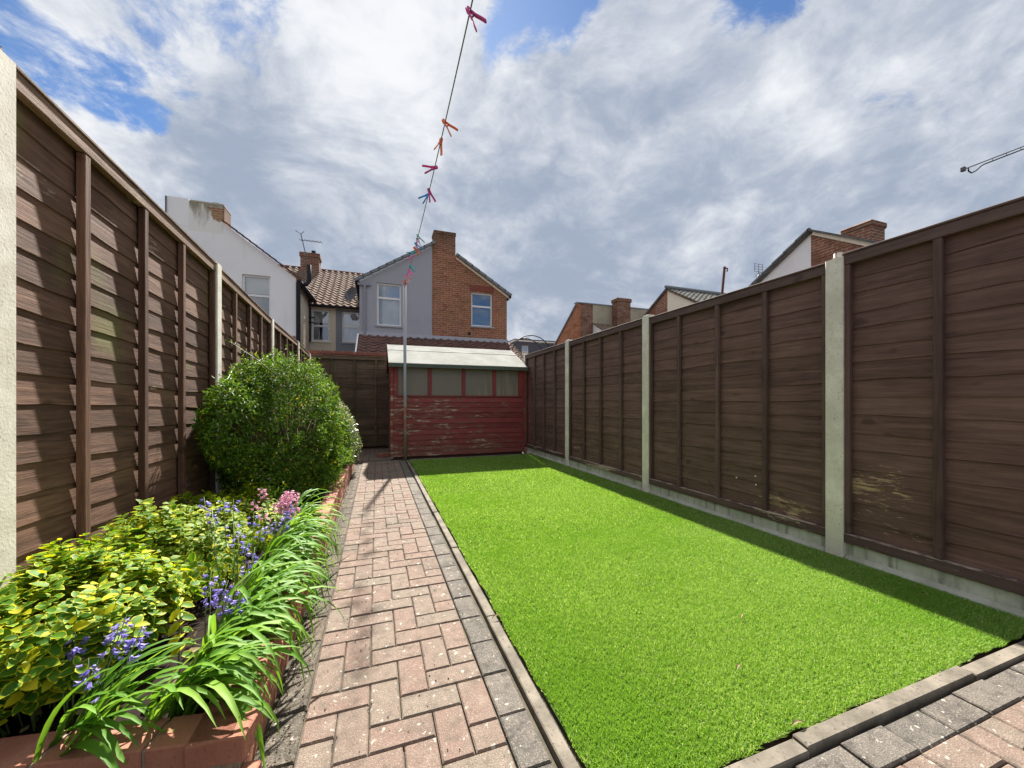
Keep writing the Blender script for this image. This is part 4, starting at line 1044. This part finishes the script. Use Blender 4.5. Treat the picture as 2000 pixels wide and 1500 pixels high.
def hbox(nm, lo, hi, m, parent, ch=0): b_ = MB(); b_.box(lo, hi, ch=ch); return part(nm, b_, m, parent)
def sub(nm, b_, m, parent, root): return link(nm, b_.mesh(nm, m), parent)
def window(root, yw, x0, x1, z0, z1, zt=None, inside='curtain', sill='sillg', fw=.055, mull=None):
    yf = yw + .07
    b_ = MB()
    b_.box((x0, yf, z0), (x0 + fw, yf + .06, z1)); b_.box((x1 - fw, yf, z0), (x1, yf + .06, z1))
    b_.box((x0 + fw, yf, z0), (x1 - fw, yf + .06, z0 + fw)); b_.box((x0 + fw, yf, z1 - fw), (x1 - fw, yf + .06, z1))
    if zt: b_.box((x0 + fw, yf - .004, zt - fw * .6), (x1 - fw, yf + .056, zt + fw * .6))
    w_ = part('window', b_, M['upvc'], root)
    spans = [(z0 + fw, (zt or z1) - fw * (.6 if zt else 1))] + ([(zt + fw * .6, z1 - fw)] if zt else [])
    for a, c in spans:
        b_ = MB(); b_.add([(x0 + fw, yf + .03, a), (x1 - fw, yf + .03, a), (x1 - fw, yf + .03, c), (x0 + fw, yf + .03, c)], [(0, 1, 2, 3)]); sub('pane', b_, M['glass'], w_, root)
    b_ = MB(); b_.box((x0 - .05, yw - .05, z0 - .055), (x1 + .05, yw + .07, z0 - .002)); sub('sill', b_, M[sill], w_, root)
    yb = yf + .14
    if inside in ('curtain', 'net'):
        for (xa, xb, m, amp) in (((x0, x1, 'curtain', .015),) if inside == 'net' else ((x0, x0 + (x1 - x0) * .22, 'curtain_g', .03), (x0 + (x1 - x0) * .22, x1, 'curtain', .015))):
            b_ = MB(); n = 24; v = []
            for i in range(n + 1):
                x = xa + (xb - xa) * i / n; y = yb + amp * math.sin(i * 1.9 + x * 5); v += [(x, y, z0 - .02), (x, y, z1 + .02)]
            b_.add(v, [(i*2, i*2+2, i*2+3, i*2+1) for i in range(n)]); sub('curtain', b_, M[m], w_, root)
    if inside == 'blind':
        b_ = MB(); b_.box((x0, yb, z0 + (z1 - z0) * .62), (x1, yb + .01, z1)); sub('blind', b_, M['blind'], w_, root)
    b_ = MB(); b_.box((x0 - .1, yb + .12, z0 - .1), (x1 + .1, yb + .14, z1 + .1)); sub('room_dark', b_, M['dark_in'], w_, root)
    return w_
def tiled(nm, parent, e0, along, up, L, S, m, cw=.30, rh=.30, amp=.03, step=.03):
    """pantiled slope: e0 eave corner, unit vectors along and up the slope"""
    e0, along, up = Vector(e0), Vector(along).normalized(), Vector(up).normalized(); nrm = along.cross(up).normalized()
    if nrm.z < 0: nrm = -nrm
    nc, nr_ = max(1, round(L / cw)), max(1, round(S / rh)); spn = 6; b_ = MB(); v = []; f = []
    for r in range(nr_):
        for k, (q, off) in enumerate(((r * S / nr_, step), ((r + 1) * S / nr_ + .01, .002), (r * S / nr_, -.02))):
            for i in range(nc * spn + 1):
                a = i / spn; fr_ = a % 1.0
                hgt = amp * (math.sin(2 * math.pi * fr_) if fr_ < .5 else .45 * math.sin(2 * math.pi * fr_))
                jit = .006 * mnoise.noise((r * 3.7, int(a) * 1.9, 0))
                v.append(e0 + along * (i / spn * L / nc) + up * (q + jit) + nrm * (hgt + off))
        o = r * 3 * (nc * spn + 1); w_ = nc * spn + 1
        for i in range(nc * spn): f += [(o + i, o + i + 1, o + w_ + i + 1, o + w_ + i), (o + 2*w_ + i, o + 2*w_ + i + 1, o + i + 1, o + i)]
    b_.add(v, f); ob = part(nm, b_, m, parent); ob['kind'] = 'stuff'; return ob
def slab(nm, parent, quad, th, m):
    q = [Vector(p) for p in quad]; n_ = (q[1] - q[0]).cross(q[2] - q[0]).normalized()
    if n_.z < 0: n_ = -n_
    b_ = MB(); b_.add([p for p in q] + [p - n_ * th for p in q], [(0, 1, 2, 3), (7, 6, 5, 4), (0, 4, 5, 1), (1, 5, 6, 2), (2, 6, 7, 3), (3, 7, 4, 0)]); return part(nm, b_, m, parent)
def verge(parent, pts, w, h, m, nm='verge'):
    b_ = MB()
    for a, c in zip(pts[:-1], pts[1:]): b_.bar(a, c, w, h)
    return part(nm, b_, m, parent)

# central semi: grey half and red brick half with a shared stack
hc = thing('gabled_house', (2.1, 14, 0), 'gabled house rear, left half grey render, right half red brick with chimney', 'house')
Y = 14.0; ap = (2.11, 6.86)
wallmesh('grey_wall', [(-.54, -.1), (1.90, -.1), (1.90, 6.72), (-.54, 5.21)], [(.02, .83, 3.70, 5.18)], .28, 'y', Y, M['greyr'], hc)
wallmesh('brick_wall', [(1.902, -.1), (4.77, -.1), (4.77, 5.21), (2.11, 6.86), (1.902, 6.73)], [(3.36, 4.19, 3.90, 5.17)], .28, 'y', Y + .012, M['brick_c'], hc)
wallmesh('side_wall', [(Y + .3, -.1), (16.5, -.1), (16.5, 5.18), (Y + .3, 5.18)], [], .25, 'x', -.535, M['greyr'], hc)
wallmesh('side_wall', [(Y + .3, -.1), (16.5, -.1), (16.5, 5.18), (Y + .3, 5.18)], [], .25, 'x', 4.50, M['brick_cs'], hc)
window(hc, Y, .02, .83, 3.70, 5.18, 4.67, 'curtain')
wn = window(hc, Y + .012, 3.36, 4.19, 3.90, 5.17, 4.66, 'none')
# soldier arch above the brick window: each brick its own piece
b_ = MB(); b_.box((-.031, -.02, 0), (.031, .09, .22), ch=.003); ame = b_.mesh('arch_brick', simple('arch_brick', (.24, .075, .05), .9, var=.35, scale=12))
for i in range(13):
    x = 3.345 + i * .0715; link('arch_brick', ame, hc, (x - 2.1, .012 - .002, 5.19 + .035 * (1 - ((i - 6) / 6) ** 2)), (0, (i - 6) * .012, 0))
slab('roof', hc, [(-.70, Y + .02, 5.13), (2.11, Y + .02, 6.88), (2.11, 16.8, 6.88), (-.70, 16.8, 5.13)], .07, M['slate'])
slab('roof', hc, [(4.92, Y + .02, 5.13), (2.11, Y + .02, 6.881), (2.11, 16.8, 6.881), (4.92, 16.8, 5.13)], .07, M['slate'])
for s, xe in ((-1, -.70), (1, 4.92)):
    for k in range(11):
        t0 = k / 11; t1 = (k + 1) / 11 + .012
        if s < 0 and t1 > .98: t1 = .955
        if s > 0 and t1 > .78: t1 = .768
        if t0 >= t1: continue
        a = Vector((xe + (2.11 - xe) * t0, Y - .10, 5.135 + 1.745 * t0 + .012)); c = Vector((xe + (2.11 - xe) * t1, Y - .10, 5.135 + 1.745 * t1 - .008)); b_ = MB(); b_.bar(a, c, .12, .085); part('verge_tile', b_, M['gutter'], hc)
verge(hc, [(2.78, Y - .03, 6.345), (4.90, Y - .03, 5.03)], .05, .05, M['creamw'], 'verge_mortar')
ck = hbox('chimney', (1.985, Y + .004, 6.3), (2.76, Y + .55, 7.24), M['brick_c'], hc)
b_ = MB(); b_.box((1.965, Y - .012, 7.16), (2.785, Y + .57, 7.30), ch=.02); sub('chimney_cap', b_, M['brick_c'], ck, hc)
b_ = MB(); b_.tube([(-.375, Y - .06, 5.02), (-.375, Y - .06, 3.30)], .045, 10); b_.bar((-.60, Y - .06, 5.05), (-.18, Y - .06, 5.05), .08, .07); part('downpipe', b_, M['greypipe'], hc)
b_ = MB(); b_.tube([(-.62, Y - .06, 5.12), (-.62, 16.4, 5.12)], .06, 8); part('gutter', b_, M['blackpipe'], hc)
b_ = MB(); b_.tube([(4.88, Y - .06, 5.10), (4.88, 16.4, 5.10)], .06, 8); part('gutter', b_, M['blackpipe'], hc)
hbox('air_vent', (3.24, Y - .004, 3.55), (3.33, Y + .05, 3.66), M['dark_in'], hc)
# lean-to kitchen with dark pantiles
lt = thing('lean_to', (2.1, 12.6, 0), 'single storey lean-to with dark brown pantile roof below the gable', 'house extension')
hbox('wall', (-.45, 11.5, -.1), (4.70, 13.98, 2.15), M['greyr'], lt)
dv = Vector((0, 14.0 - 11.3, 3.30 - 1.95)); 
slab('roof_deck', lt, [(-.55, 11.3, 1.94), (4.85, 11.3, 1.94), (4.85, 13.99, 3.27), (-.55, 13.99, 3.27)], .06, M['tile_l'])
tiled('roof_tiles', lt, (-.56, 11.28, 1.98), (1, 0, 0), dv, 5.42, dv.length, M['tile_l'], .27, .28, .035, .03)
hbox('flashing', (-.54, 13.93, 3.31), (4.80, 13.992, 3.44), M['lead'], lt)
hbox('side_verge', (-.62, 11.3, 1.80), (-.57, 11.36, 1.95), M['upvc'], lt)
verge(lt, [(-.585, 11.28, 1.97), (-.585, 13.98, 3.33)], .04, .09, M['white'], 'verge')
b_ = MB()
for k in range(10): t0 = k / 10; b_.box((4.83, 11.3 + 2.65 * t0, 1.99 + 1.32 * t0), (4.93, 11.3 + 2.65 * t0 + .2, 2.06 + 1.32 * t0))
part('verge_tile_ends', b_, M['buff'], lt)

# white house on the left
hw = thing('white_house', (-5.1, 14, 0), 'white rendered gabled house rear with stained broad chimney, left of the gap', 'house')
wallmesh('wall', [(-7.9, -.1), (-2.45, -.1), (-2.45, 5.05), (-4.41, 6.515), (-5.1, 7.0), (-5.82, 6.47), (-7.9, 4.95)], [(-3.94, -3.17, 3.62, 5.03)], .28, 'y', Y, M['white'], hw)
wallmesh('side_wall', [(Y + .3, -.1), (16.5, -.1), (16.5, 5.0), (Y + .3, 5.0)], [(15.3, 15.75, 3.0, 3.9)], .25, 'x', -2.70, M['cream'], hw)
window(hw, Y, -3.94, -3.17, 3.62, 5.03, 4.40, 'blind', 'upvc')
slab('roof', hw, [(-2.30, Y + .02, 4.96), (-5.1, Y + .02, 7.03), (-5.1, 16.6, 7.03), (-2.30, 16.6, 4.96)], .06, M['tile_l'])
slab('roof', hw, [(-7.95, Y + .02, 4.93), (-5.1, Y + .02, 7.031), (-5.1, 16.6, 7.031), (-7.95, 16.6, 4.93)], .06, M['tile_l'])
b_ = MB()
for k in range(12):
    t0, t1 = k / 12, (k + 1) / 12 + .012
    a = Vector((-2.28 - 2.12 * t0, Y - .09, 4.97 + 1.57 * t0 + .03)); c = Vector((-2.28 - 2.12 * t1, Y - .09, 4.97 + 1.57 * t1 + .012)); b_ = MB(); b_.bar(a, c, .07, .04); part('verge_tile', b_, M['tile_l'], hw)
hbox('chimney_white_half', (-5.82, Y - .006, 6.3), (-5.285, Y + .6, 7.12), M['white'], hw)
def flaked():
    m, t, b = mat('flaking_chimney_render', .9, .2); p = wpos(t); s = N(t, 'ShaderNodeSeparateXYZ', {0: p})
    v = N(t, 'ShaderNodeCombineXYZ', {0: s.outputs[0], 1: s.outputs[2]}).outputs[0]
    bt = N(t, 'ShaderNodeTexBrick', {'Vector': v, 'Color1': (.36, .20, .10, 1), 'Color2': (.26, .12, .07, 1), 'Mortar': (.42, .36, .25, 1), 'Scale': 1, 'Mortar Size': .008, 'Brick Width': .225, 'Row Height': .075})
    st = NZ(t, N(t, 'ShaderNodeMapping', {'Vector': p, 'Scale': (4, 4, 1)}).outputs[0], 1.2, 5, .6)
    base = MIX(t, SM(t, MA(t, 'ADD', st, MA(t, 'MULTIPLY', MA(t, 'SUBTRACT', s.outputs[2], 6.7), .35)), .42, .72), (.80, .79, .75), (.30, .28, .21))
    x = MA(t, 'ADD', s.outputs[0], MA(t, 'MULTIPLY', MA(t, 'SUBTRACT', NZ(t, p, 4, 4, .6), .5), .5))
    z = MA(t, 'ADD', s.outputs[2], MA(t, 'MULTIPLY', MA(t, 'SUBTRACT', NZ(t, p, 5, 3, .6), .5), .25))
    dg = MA(t, 'ADD', x, MA(t, 'MULTIPLY', z, 0.9))
    k = MA(t, 'MULTIPLY', SM(t, dg, 1.36, 1.40), MA(t, 'MULTIPLY', SM(t, z, 7.0, 6.96), SM(t, z, 6.52, 6.56)))
    setc(t, b, MIX(t, k, base, bt.outputs[0])); return m
ck = hbox('chimney_stained_half', (-5.283, Y - .002, 6.2), (-4.42, Y + .6, 7.05), flaked(), hw)
b_ = MB(); b_.box((-5.28, Y - .012, 7.03), (-4.40, Y + .62, 7.11), ch=.02); sub('chimney_cap', b_, M['buff'], ck, hw)
b_ = MB(); b_.box((-4.75, Y + .1, 7.11), (-4.55, Y + .3, 7.18), ch=.02); sub('chimney_pot', b_, M['buff'], ck, hw)
hbox('chimney_brick_flank', (-4.418, Y + .02, 6.35), (-4.405, Y + .58, 7.03), M['brick_cs'], hw)
b_ = MB(); b_.tube([(-5.83, Y - .03, 7.1), (-5.83, Y - .03, 6.62), (-5.95, Y - .05, 6.48)], .02, 6); part('cable', b_, M['metal'], hw)
b_ = MB(); b_.tube([(-2.38, Y - .05, 4.9), (-2.38, Y - .05, 2.9)], .065, 10); part('downpipe', b_, M['blackpipe'], hw)
b_ = MB(); b_.tube([(-2.34, Y - .08, 4.92), (-2.22, 16.4, 4.92)], .075, 8); part('gutter', b_, M['blackpipe'], hw)
b_ = MB(); b_.tube([(-2.47, Y + .1, 4.88), (-2.20, Y + .25, 4.95), (-2.12, Y + .3, 5.08), (-2.12, Y + .3, 5.62)], .07, 10); part('vent_pipe', b_, M['blackpipe'], hw, True)
hbox('string_course', (-2.78, Y - .05, 3.05), (-2.47, Y + .1, 3.17), M['brick_c'], hw)
# main terrace between them
mt_ = thing('terrace', (-1.5, 16.6, 0), 'set back terrace wall, cream and grey, under a brown pantile roof with chimney', 'house')
Y2 = 16.55
wallmesh('cream_wall', [(-2.69, -.1), (-1.515, -.1), (-1.515, 4.78), (-2.69, 4.78)], [(-2.36, -1.72, 3.42, 4.64)], .28, 'y', Y2, M['cream'], mt_)
wallmesh('grey_wall', [(-1.513, -.1), (-.30, -.1), (-.30, 4.78), (-1.513, 4.78)], [(-1.29, -.62, 3.42, 4.64)], .28, 'y', Y2 + .003, M['greyr2'], mt_)
window(mt_, Y2, -2.36, -1.72, 3.42, 4.64, 4.02, 'blind', 'creamw')
window(mt_, Y2 + .003, -1.29, -.62, 3.42, 4.64, 4.05, 'net')
hbox('fascia', (-2.72, Y2 - .16, 4.70), (-.30, Y2 - .12, 4.80), M['creamw'], mt_)
b_ = MB(); b_.tube([(-2.72, Y2 - .21, 4.76), (-.3, Y2 - .21, 4.76)], .05, 8); part('gutter', b_, M['blackpipe'], mt_)
up = Vector((0, 3.5, 2.42))
slab('roof_deck', mt_, [(-8, Y2 - .2, 4.76), (4.6, Y2 - .2, 4.76), (4.6, Y2 + 3.3, 7.18), (-8, Y2 + 3.3, 7.18)], .08, M['tile_m'])
tiled('roof_tiles', mt_, (-6, Y2 - .25, 4.78), (1, 0, 0), up, 10.5, up.length, M['tile_m'], .25, .27, .045, .035)
b_ = MB(); b_.tube([(-8, Y2 + 3.3, 7.2), (4.6, Y2 + 3.3, 7.2)], .09, 8); part('ridge', b_, M['tile_l'], mt_)
ck = hbox('chimney', (-3.22, 19.35, 6.6), (-2.46, 19.95, 7.72), M['brick_d'], mt_)
b_ = MB(); b_.box((-3.26, 19.31, 7.60), (-2.42, 19.99, 7.80), ch=.02); sub('chimney_cap', b_, M['brick_d'], ck, mt_)
b_ = MB(); b_.tube([(-2.72, 19.6, 7.8), (-2.72, 19.6, 7.98)], .09, 10); sub('chimney_pot', b_, M['blackpipe'], ck, mt_)
hbox('wall_rear', (-8, 22.9, -.1), (4.6, 23.1, 4.8), M['cream'], mt_)
b_ = MB(); b_.tube([(-2.40, Y2 - .10, 4.75), (-2.40, Y2 - .10, 3.35)], .03, 8); b_.tube([(-2.5, Y2 - .1, 4.3), (-2.25, Y2 - .1, 4.3)], .025, 6); b_.tube([(-2.5, Y2 - .1, 4.1), (-2.25, Y2 - .1, 4.1)], .025, 6); part('waste_pipe', b_, M['blackpipe'], mt_)
# satellite dish on the flank of the grey house
sdh = thing('satellite_dish', (-.62, 15.2, 4.9), 'dark satellite dish fixed beside the brown pantile roof', 'satellite dish')
b_ = MB(); v = []; f = []
ax = Vector((-.55, -.75, .35)).normalized(); e1 = ax.cross(Vector((0, 0, 1))).normalized(); e2 = e1.cross(ax); cc = Vector((-.83, 15.0, 4.92))
for r in range(5):
    for k in range(16): an = k * math.pi / 8; q = r / 4; v.append(cc + (e1 * math.cos(an) * .25 + e2 * math.sin(an) * .31) * q + ax * (.07 * q * q))
for r in range(4):
    for k in range(16): f.append((r*16+k, r*16+(k+1) % 16, r*16+16+(k+1) % 16, r*16+16+k))
b_.add(v, f); part('dish', b_, simple('dish_grey', (.06, .065, .075), .5), sdh, True)
b_ = MB(); b_.tube([cc, (-.70, 15.15, 4.75), (-.54, 15.2, 4.72)], .02, 6); b_.tube([cc + e2 * -.3, cc + ax * .35 - e2 * .1], .012, 6); part('bracket', b_, M['lead'], sdh)
# tv aerial on the white house
def yagi(nm, foot, top, boom_a, boom_b, label, nel=8, el=.28, r=.014, vert=False):
    t_ = thing(nm, foot, label, 'aerial')
    b_ = MB(); b_.tube([foot, top], r, 6); part('mast', b_, M['metal'], t_)
    a, c = Vector(boom_a), Vector(boom_b); b_ = MB(); b_.tube([a, c], r * .75, 6); part('boom', b_, M['metal'], t_)
    side = (c - a).cross(Vector((0, 0, 1))).normalized() if not vert else Vector((0, 0, 1))
    for i in range(nel):
        p = a.lerp(c, i / (nel - 1)); b_ = MB(); b_.tube([p - side * el / 2, p + side * el / 2], r * .5, 5); part('element', b_, M['metal'], t_)
    return t_
ya = yagi('tv_aerial', (-2.12, 14.3, 5.5), (-2.36, 14.25, 6.62), (-2.38, 14.28, 6.42), (-1.72, 14.05, 6.34), 'thin tv aerial leaning on its mast above the white house corner', 9, .16)
b_ = MB(); b_.tube([(-2.52, 14.3, 6.72), (-2.36, 14.25, 6.6), (-2.26, 14.25, 6.70)], .012, 5); part('fork', b_, M['metal'], ya)

# houses of the side street, right of the garden
h1 = thing('orange_brick_house', (13, 20, 0), 'orange brick house with sloping roof and buff parapet, right of the shed', 'house')
wallmesh('sloped_wall', [(19.3, -.1), (23.0, -.1), (23.0, 4.1), (19.3, 6.66)], [], .25, 'x', 10.8, M['brick_o'], h1)
wallmesh('dark_wall', [(11.06, -.1), (11.85, -.1), (11.85, 6.70), (11.06, 6.66)], [], .25, 'y', 19.302, M['brick_d'], h1)
wallmesh('buff_wall', [(11.852, -.1), (17, -.1), (17, 6.72), (11.852, 6.70)], [], .25, 'y', 19.306, M['buff'], h1)
verge(h1, [(10.78, 19.2, 6.71), (10.78, 23.1, 4.02)], .1, .08, M['gutter'])
b_ = MB(); b_.box((10.78, 19.27, 6.70), (17, 19.6, 6.76)); part('parapet_cap', b_, M['gutter'], h1)
slab('roof', h1, [(10.85, 19.5, 6.5), (17, 19.5, 6.5), (17, 23.0, 4.05), (10.85, 23.0, 4.05)], .08, M['tile_l'])
ck = hbox('chimney', (13.15, 18.75, 3.0), (14.05, 19.29, 6.95), M['brick_d'], h1)
b_ = MB(); b_.box((13.08, 18.70, 6.86), (14.12, 19.32, 7.08), ch=.03); sub('chimney_cap', b_, M['brick_d'], ck, h1)
wallmesh('low_gable', [(16.6, -.1), (19.28, -.1), (19.28, 5.55), (16.6, 4.0)], [], .2, 'x', 11.85, M['white'], h1)
u1 = Vector((0, 2.68, 1.55)); tiled('roof_tiles', h1, (11.8, 16.6, 4.05), (1, 0, 0), u1, 4.5, u1.length, M['tile_m'], .28, .3, .04, .03)
h2 = thing('cream_gable_house', (13, 12.1, 0), 'gable of brown brick and cream render with tiled roof above the right fence', 'house')
wallmesh('brick_half', [(12.1, -.1), (14.4, -.1), (14.4, 4.15), (12.1, 5.52)], [], .25, 'x', 10.8, M['brick_y'], h2)
wallmesh('cream_half', [(9.8, -.1), (12.098, -.1), (12.098, 5.50), (9.8, 4.15)], [], .25, 'x', 10.797, M['creamw'], h2)
u2 = Vector((0, 2.4, 1.41)); slab('roof_deck', h2, [(10.74, 9.7, 4.07), (17, 9.7, 4.07), (17, 12.1, 5.48), (10.74, 12.1, 5.48)], .05, M['tile_m'])
tiled('roof_tiles', h2, (10.72, 9.7, 4.10), (1, 0, 0), u2, 6.3, u2.length, M['slate'], .22, .2, .014, .02)
slab('roof_far', h2, [(10.72, 14.5, 4.1), (17, 14.5, 4.1), (17, 12.1, 5.53), (10.72, 12.1, 5.53)], .07, M['slate'])
b_ = MB(); b_.tube([(10.7, 12.1, 5.57), (17, 12.1, 5.57)], .06, 8); part('ridge', b_, M['gutter'], h2)
hbox('rear_wall', (16.8, 9.8, -.1), (17, 14.4, 4.15), M['creamw'], h2)
vp = thing('vent_pole', (12.05, 10.75, 4.55), 'rusty leaning vent pole standing on the slate roof', 'pole')
b_ = MB(); b_.tube([(12.05, 10.75, 4.5), (12.16, 10.68, 6.05)], .045, 8); part('pipe', b_, M['rust'], vp); b_ = MB(); b_.tube([(12.1, 10.68, 6.02), (12.27, 10.65, 5.98), (12.25, 10.66, 5.88)], .03, 6); part('clamp', b_, M['rust'], vp)
h3 = thing('white_brick_gable_house', (14, 7.3, 0), 'gable half white painted and half red brick with chimney above the right fence', 'house')
wallmesh('white_half', [(7.28, -.1), (9.9, -.1), (9.9, 4.2), (7.28, 5.78)], [], .25, 'x', 11.5, M['white'], h3)
wallmesh('brick_half', [(4.7, -.1), (7.278, -.1), (7.278, 5.77), (4.7, 4.17)], [], .25, 'x', 11.503, M['brick_y'], h3)
slab('roof', h3, [(11.44, 4.6, 4.14), (18, 4.6, 4.14), (18, 7.28, 5.84), (11.44, 7.28, 5.84)], .07, M['slate'])
slab('roof', h3, [(11.42, 10.0, 4.17), (18, 10.0, 4.17), (18, 7.28, 5.841), (11.42, 7.28, 5.841)], .07, M['slate'])
verge(h3, [(11.46, 7.2, 5.74), (11.46, 4.7, 4.14)], .05, .09, M['creamw'], 'barge_board')
b_ = MB()
for k in range(8):
    t0, t1 = k / 8, (k + 1) / 8 + .015; b_ = MB(); b_.bar((11.40, 10.0 - 2.72 * t0, 4.19 + 1.66 * t0 + .03), (11.40, 10.0 - 2.72 * t1, 4.19 + 1.66 * t1 + .012), .08, .04); part('verge_tile', b_, M['gutter'], h3)
b_ = MB(); b_.bar((11.40, 7.3, 5.87), (11.40, 4.6, 4.19), .08, .05); part('verge_slate', b_, M['slate'], h3)
ck = hbox('chimney', (11.75, 6.02, 4.6), (12.30, 6.66, 5.52), M['brick_d'], h3)
hbox('chimney_flank', (11.738, 6.022, 4.6), (11.7485, 6.658, 5.515), M['brick_y'], h3)
b_ = MB(); b_.box((11.71, 5.98, 5.48), (12.34, 6.70, 5.64), ch=.03); sub('chimney_cap', b_, M['brick_d'], ck, h3)
b_ = MB(); b_.bar((11.70, 6.74, 5.46), (11.70, 5.90, 4.95), .04, .16); part('flashing', b_, M['lead'], h3)
hbox('rear_wall', (17.8, 4.7, -.1), (18, 9.9, 4.2), M['white'], h3)
def along(u, v, Z):
    f_, ps = 745, RAD(19.58); X = (u - 1000) / f_ * Z; c_, s_ = math.cos(ps), math.sin(ps)
    return Vector((X * c_ + Z * s_, -X * s_ + Z * c_, 1.04 + (785 - v) / f_ * Z))
p0, p1 = Vector((17.25, 13.0, 4.6)), Vector((17.05, 13.1, 7.25))
a2 = yagi('grid_aerial', p0, p1, p1 + Vector((-.12, -.05, -.3)), p1 + Vector((.18, .1, -.05)), 'small far aerial with grid reflector above the right fence', 4, .3, .018)
b_ = MB()
for k in range(4): b_.tube([p1 + Vector((-.28, 0, -.05 + .12 * k)), p1 + Vector((.28, 0, -.05 + .12 * k))], .010, 5)
for k in (-.26, 0, .26): b_.tube([p1 + Vector((k, 0, -.05)), p1 + Vector((k, 0, .33))], .010, 5)
part('reflector', b_, M['metal'], a2)
# long boom aerial entering at the right edge
tip, end = Vector((10.14, 3.82, 5.30)), Vector((11.9, 3.2, 6.02)); dvv = (end - tip).normalized(); lo_ = Vector((0, 0, -.055))
lb = thing('boom_aerial', (end.x, end.y, 0), 'long thin aerial boom reaching in from the right edge of the picture', 'aerial')
b_ = MB(); b_.tube([tip, end], .010, 6); part('boom', b_, M['metal'], lb)
b_ = MB(); q = [tip + dvv * .10, tip + dvv * .11 + lo_ * 1.2, tip + dvv * .17 + lo_ * 2.2, tip + dvv * .26 + lo_ * 2.0, tip + dvv * .36 + lo_ * 1.1, tip + dvv * .42 + lo_ * .9, end + lo_ * .9]; b_.tube(q, .011, 6); part('cable', b_, M['blackpipe'], lb, True)
b_ = MB(); b_.box(tuple(tip - Vector((.035, .035, .035))), tuple(tip + Vector((.03, .03, .045))), ch=.01); part('end_cap', b_, M['metal'], lb)
b_ = MB(); b_.tube([(end.x, end.y, 0), (end.x, end.y, 6.4)], .025, 8); part('mast', b_, M['metal'], lb)
for k in range(1, 6): b_ = MB(); p = tip + dvv * (.3 + k * .28); b_.tube([p, p + lo_ * .95], .004, 5); part('clip', b_, M['metal'], lb)

# dark dormer house far behind, and the garden arch
dh = thing('dark_dormer_house', (13, 31, 0), 'distant dark clad dormer with white windows seen through the garden arch', 'house')
wallmesh('front_wall', [(11.05, -.1), (15.8, -.1), (15.8, 6.10), (11.05, 6.10)], [(11.55, 12.15, 4.75, 5.8), (14.35, 14.95, 4.75, 5.7)], .2, 'y', 30, M['blackclad'], dh)
window(dh, 30, 11.55, 12.15, 4.75, 5.8, 5.27, 'net', 'upvc'); window(dh, 30, 14.35, 14.95, 4.75, 5.7, None, 'net', 'upvc')
hbox('side_wall', (10.95, 30.02, -.1), (11.04, 34, 6.10), M['blackclad'], dh)
hbox('fascia', (10.85, 29.9, 6.14), (15.9, 34, 6.24), M['upvc'], dh); hbox('roof', (10.83, 29.86, 6.25), (15.92, 34, 6.31), M['blackpipe'], dh)
hbox('alarm_box', (14.0, 29.93, 5.3), (14.12, 30, 5.45), M['upvc'], dh)
ck = hbox('chimney', (12.75, 33, 6.25), (13.4, 33.5, 6.65), M['pot'], dh)
for k in (.15, .48): b_ = MB(); b_.tube([(12.75 + k, 33.25, 6.65), (12.75 + k, 33.25, 6.95)], [.13, .10], 8); sub('chimney_pot', b_, M['pot'], ck, dh)
ar = thing('garden_arch', (4.0, 9.75, 0), 'black metal hooped garden arch beyond the end of the right fence', 'garden arch')
for yy in (9.55, 10.05):
    b_ = MB(); cx, rw = (3.97, .60); z0 = 2.24
    pts = [(cx - rw, yy, -.05)] + [(cx - rw * math.cos(a), yy, z0 + .60 * math.sin(a)) for a in np.linspace(0, math.pi, 21)] + [(cx + rw, yy, -.05)]
    b_.tube(pts, .013, 6); part('hoop', b_, M['blackpipe'], ar, True)
b_ = MB()
for a in np.linspace(0.15, math.pi - .15, 5): b_.tube([(cx - rw * math.cos(a), 9.55, z0 + .6 * math.sin(a)), (cx - rw * math.cos(a), 10.05, z0 + .6 * math.sin(a))], .006, 5)
part('cross_bar', b_, M['blackpipe'], ar)
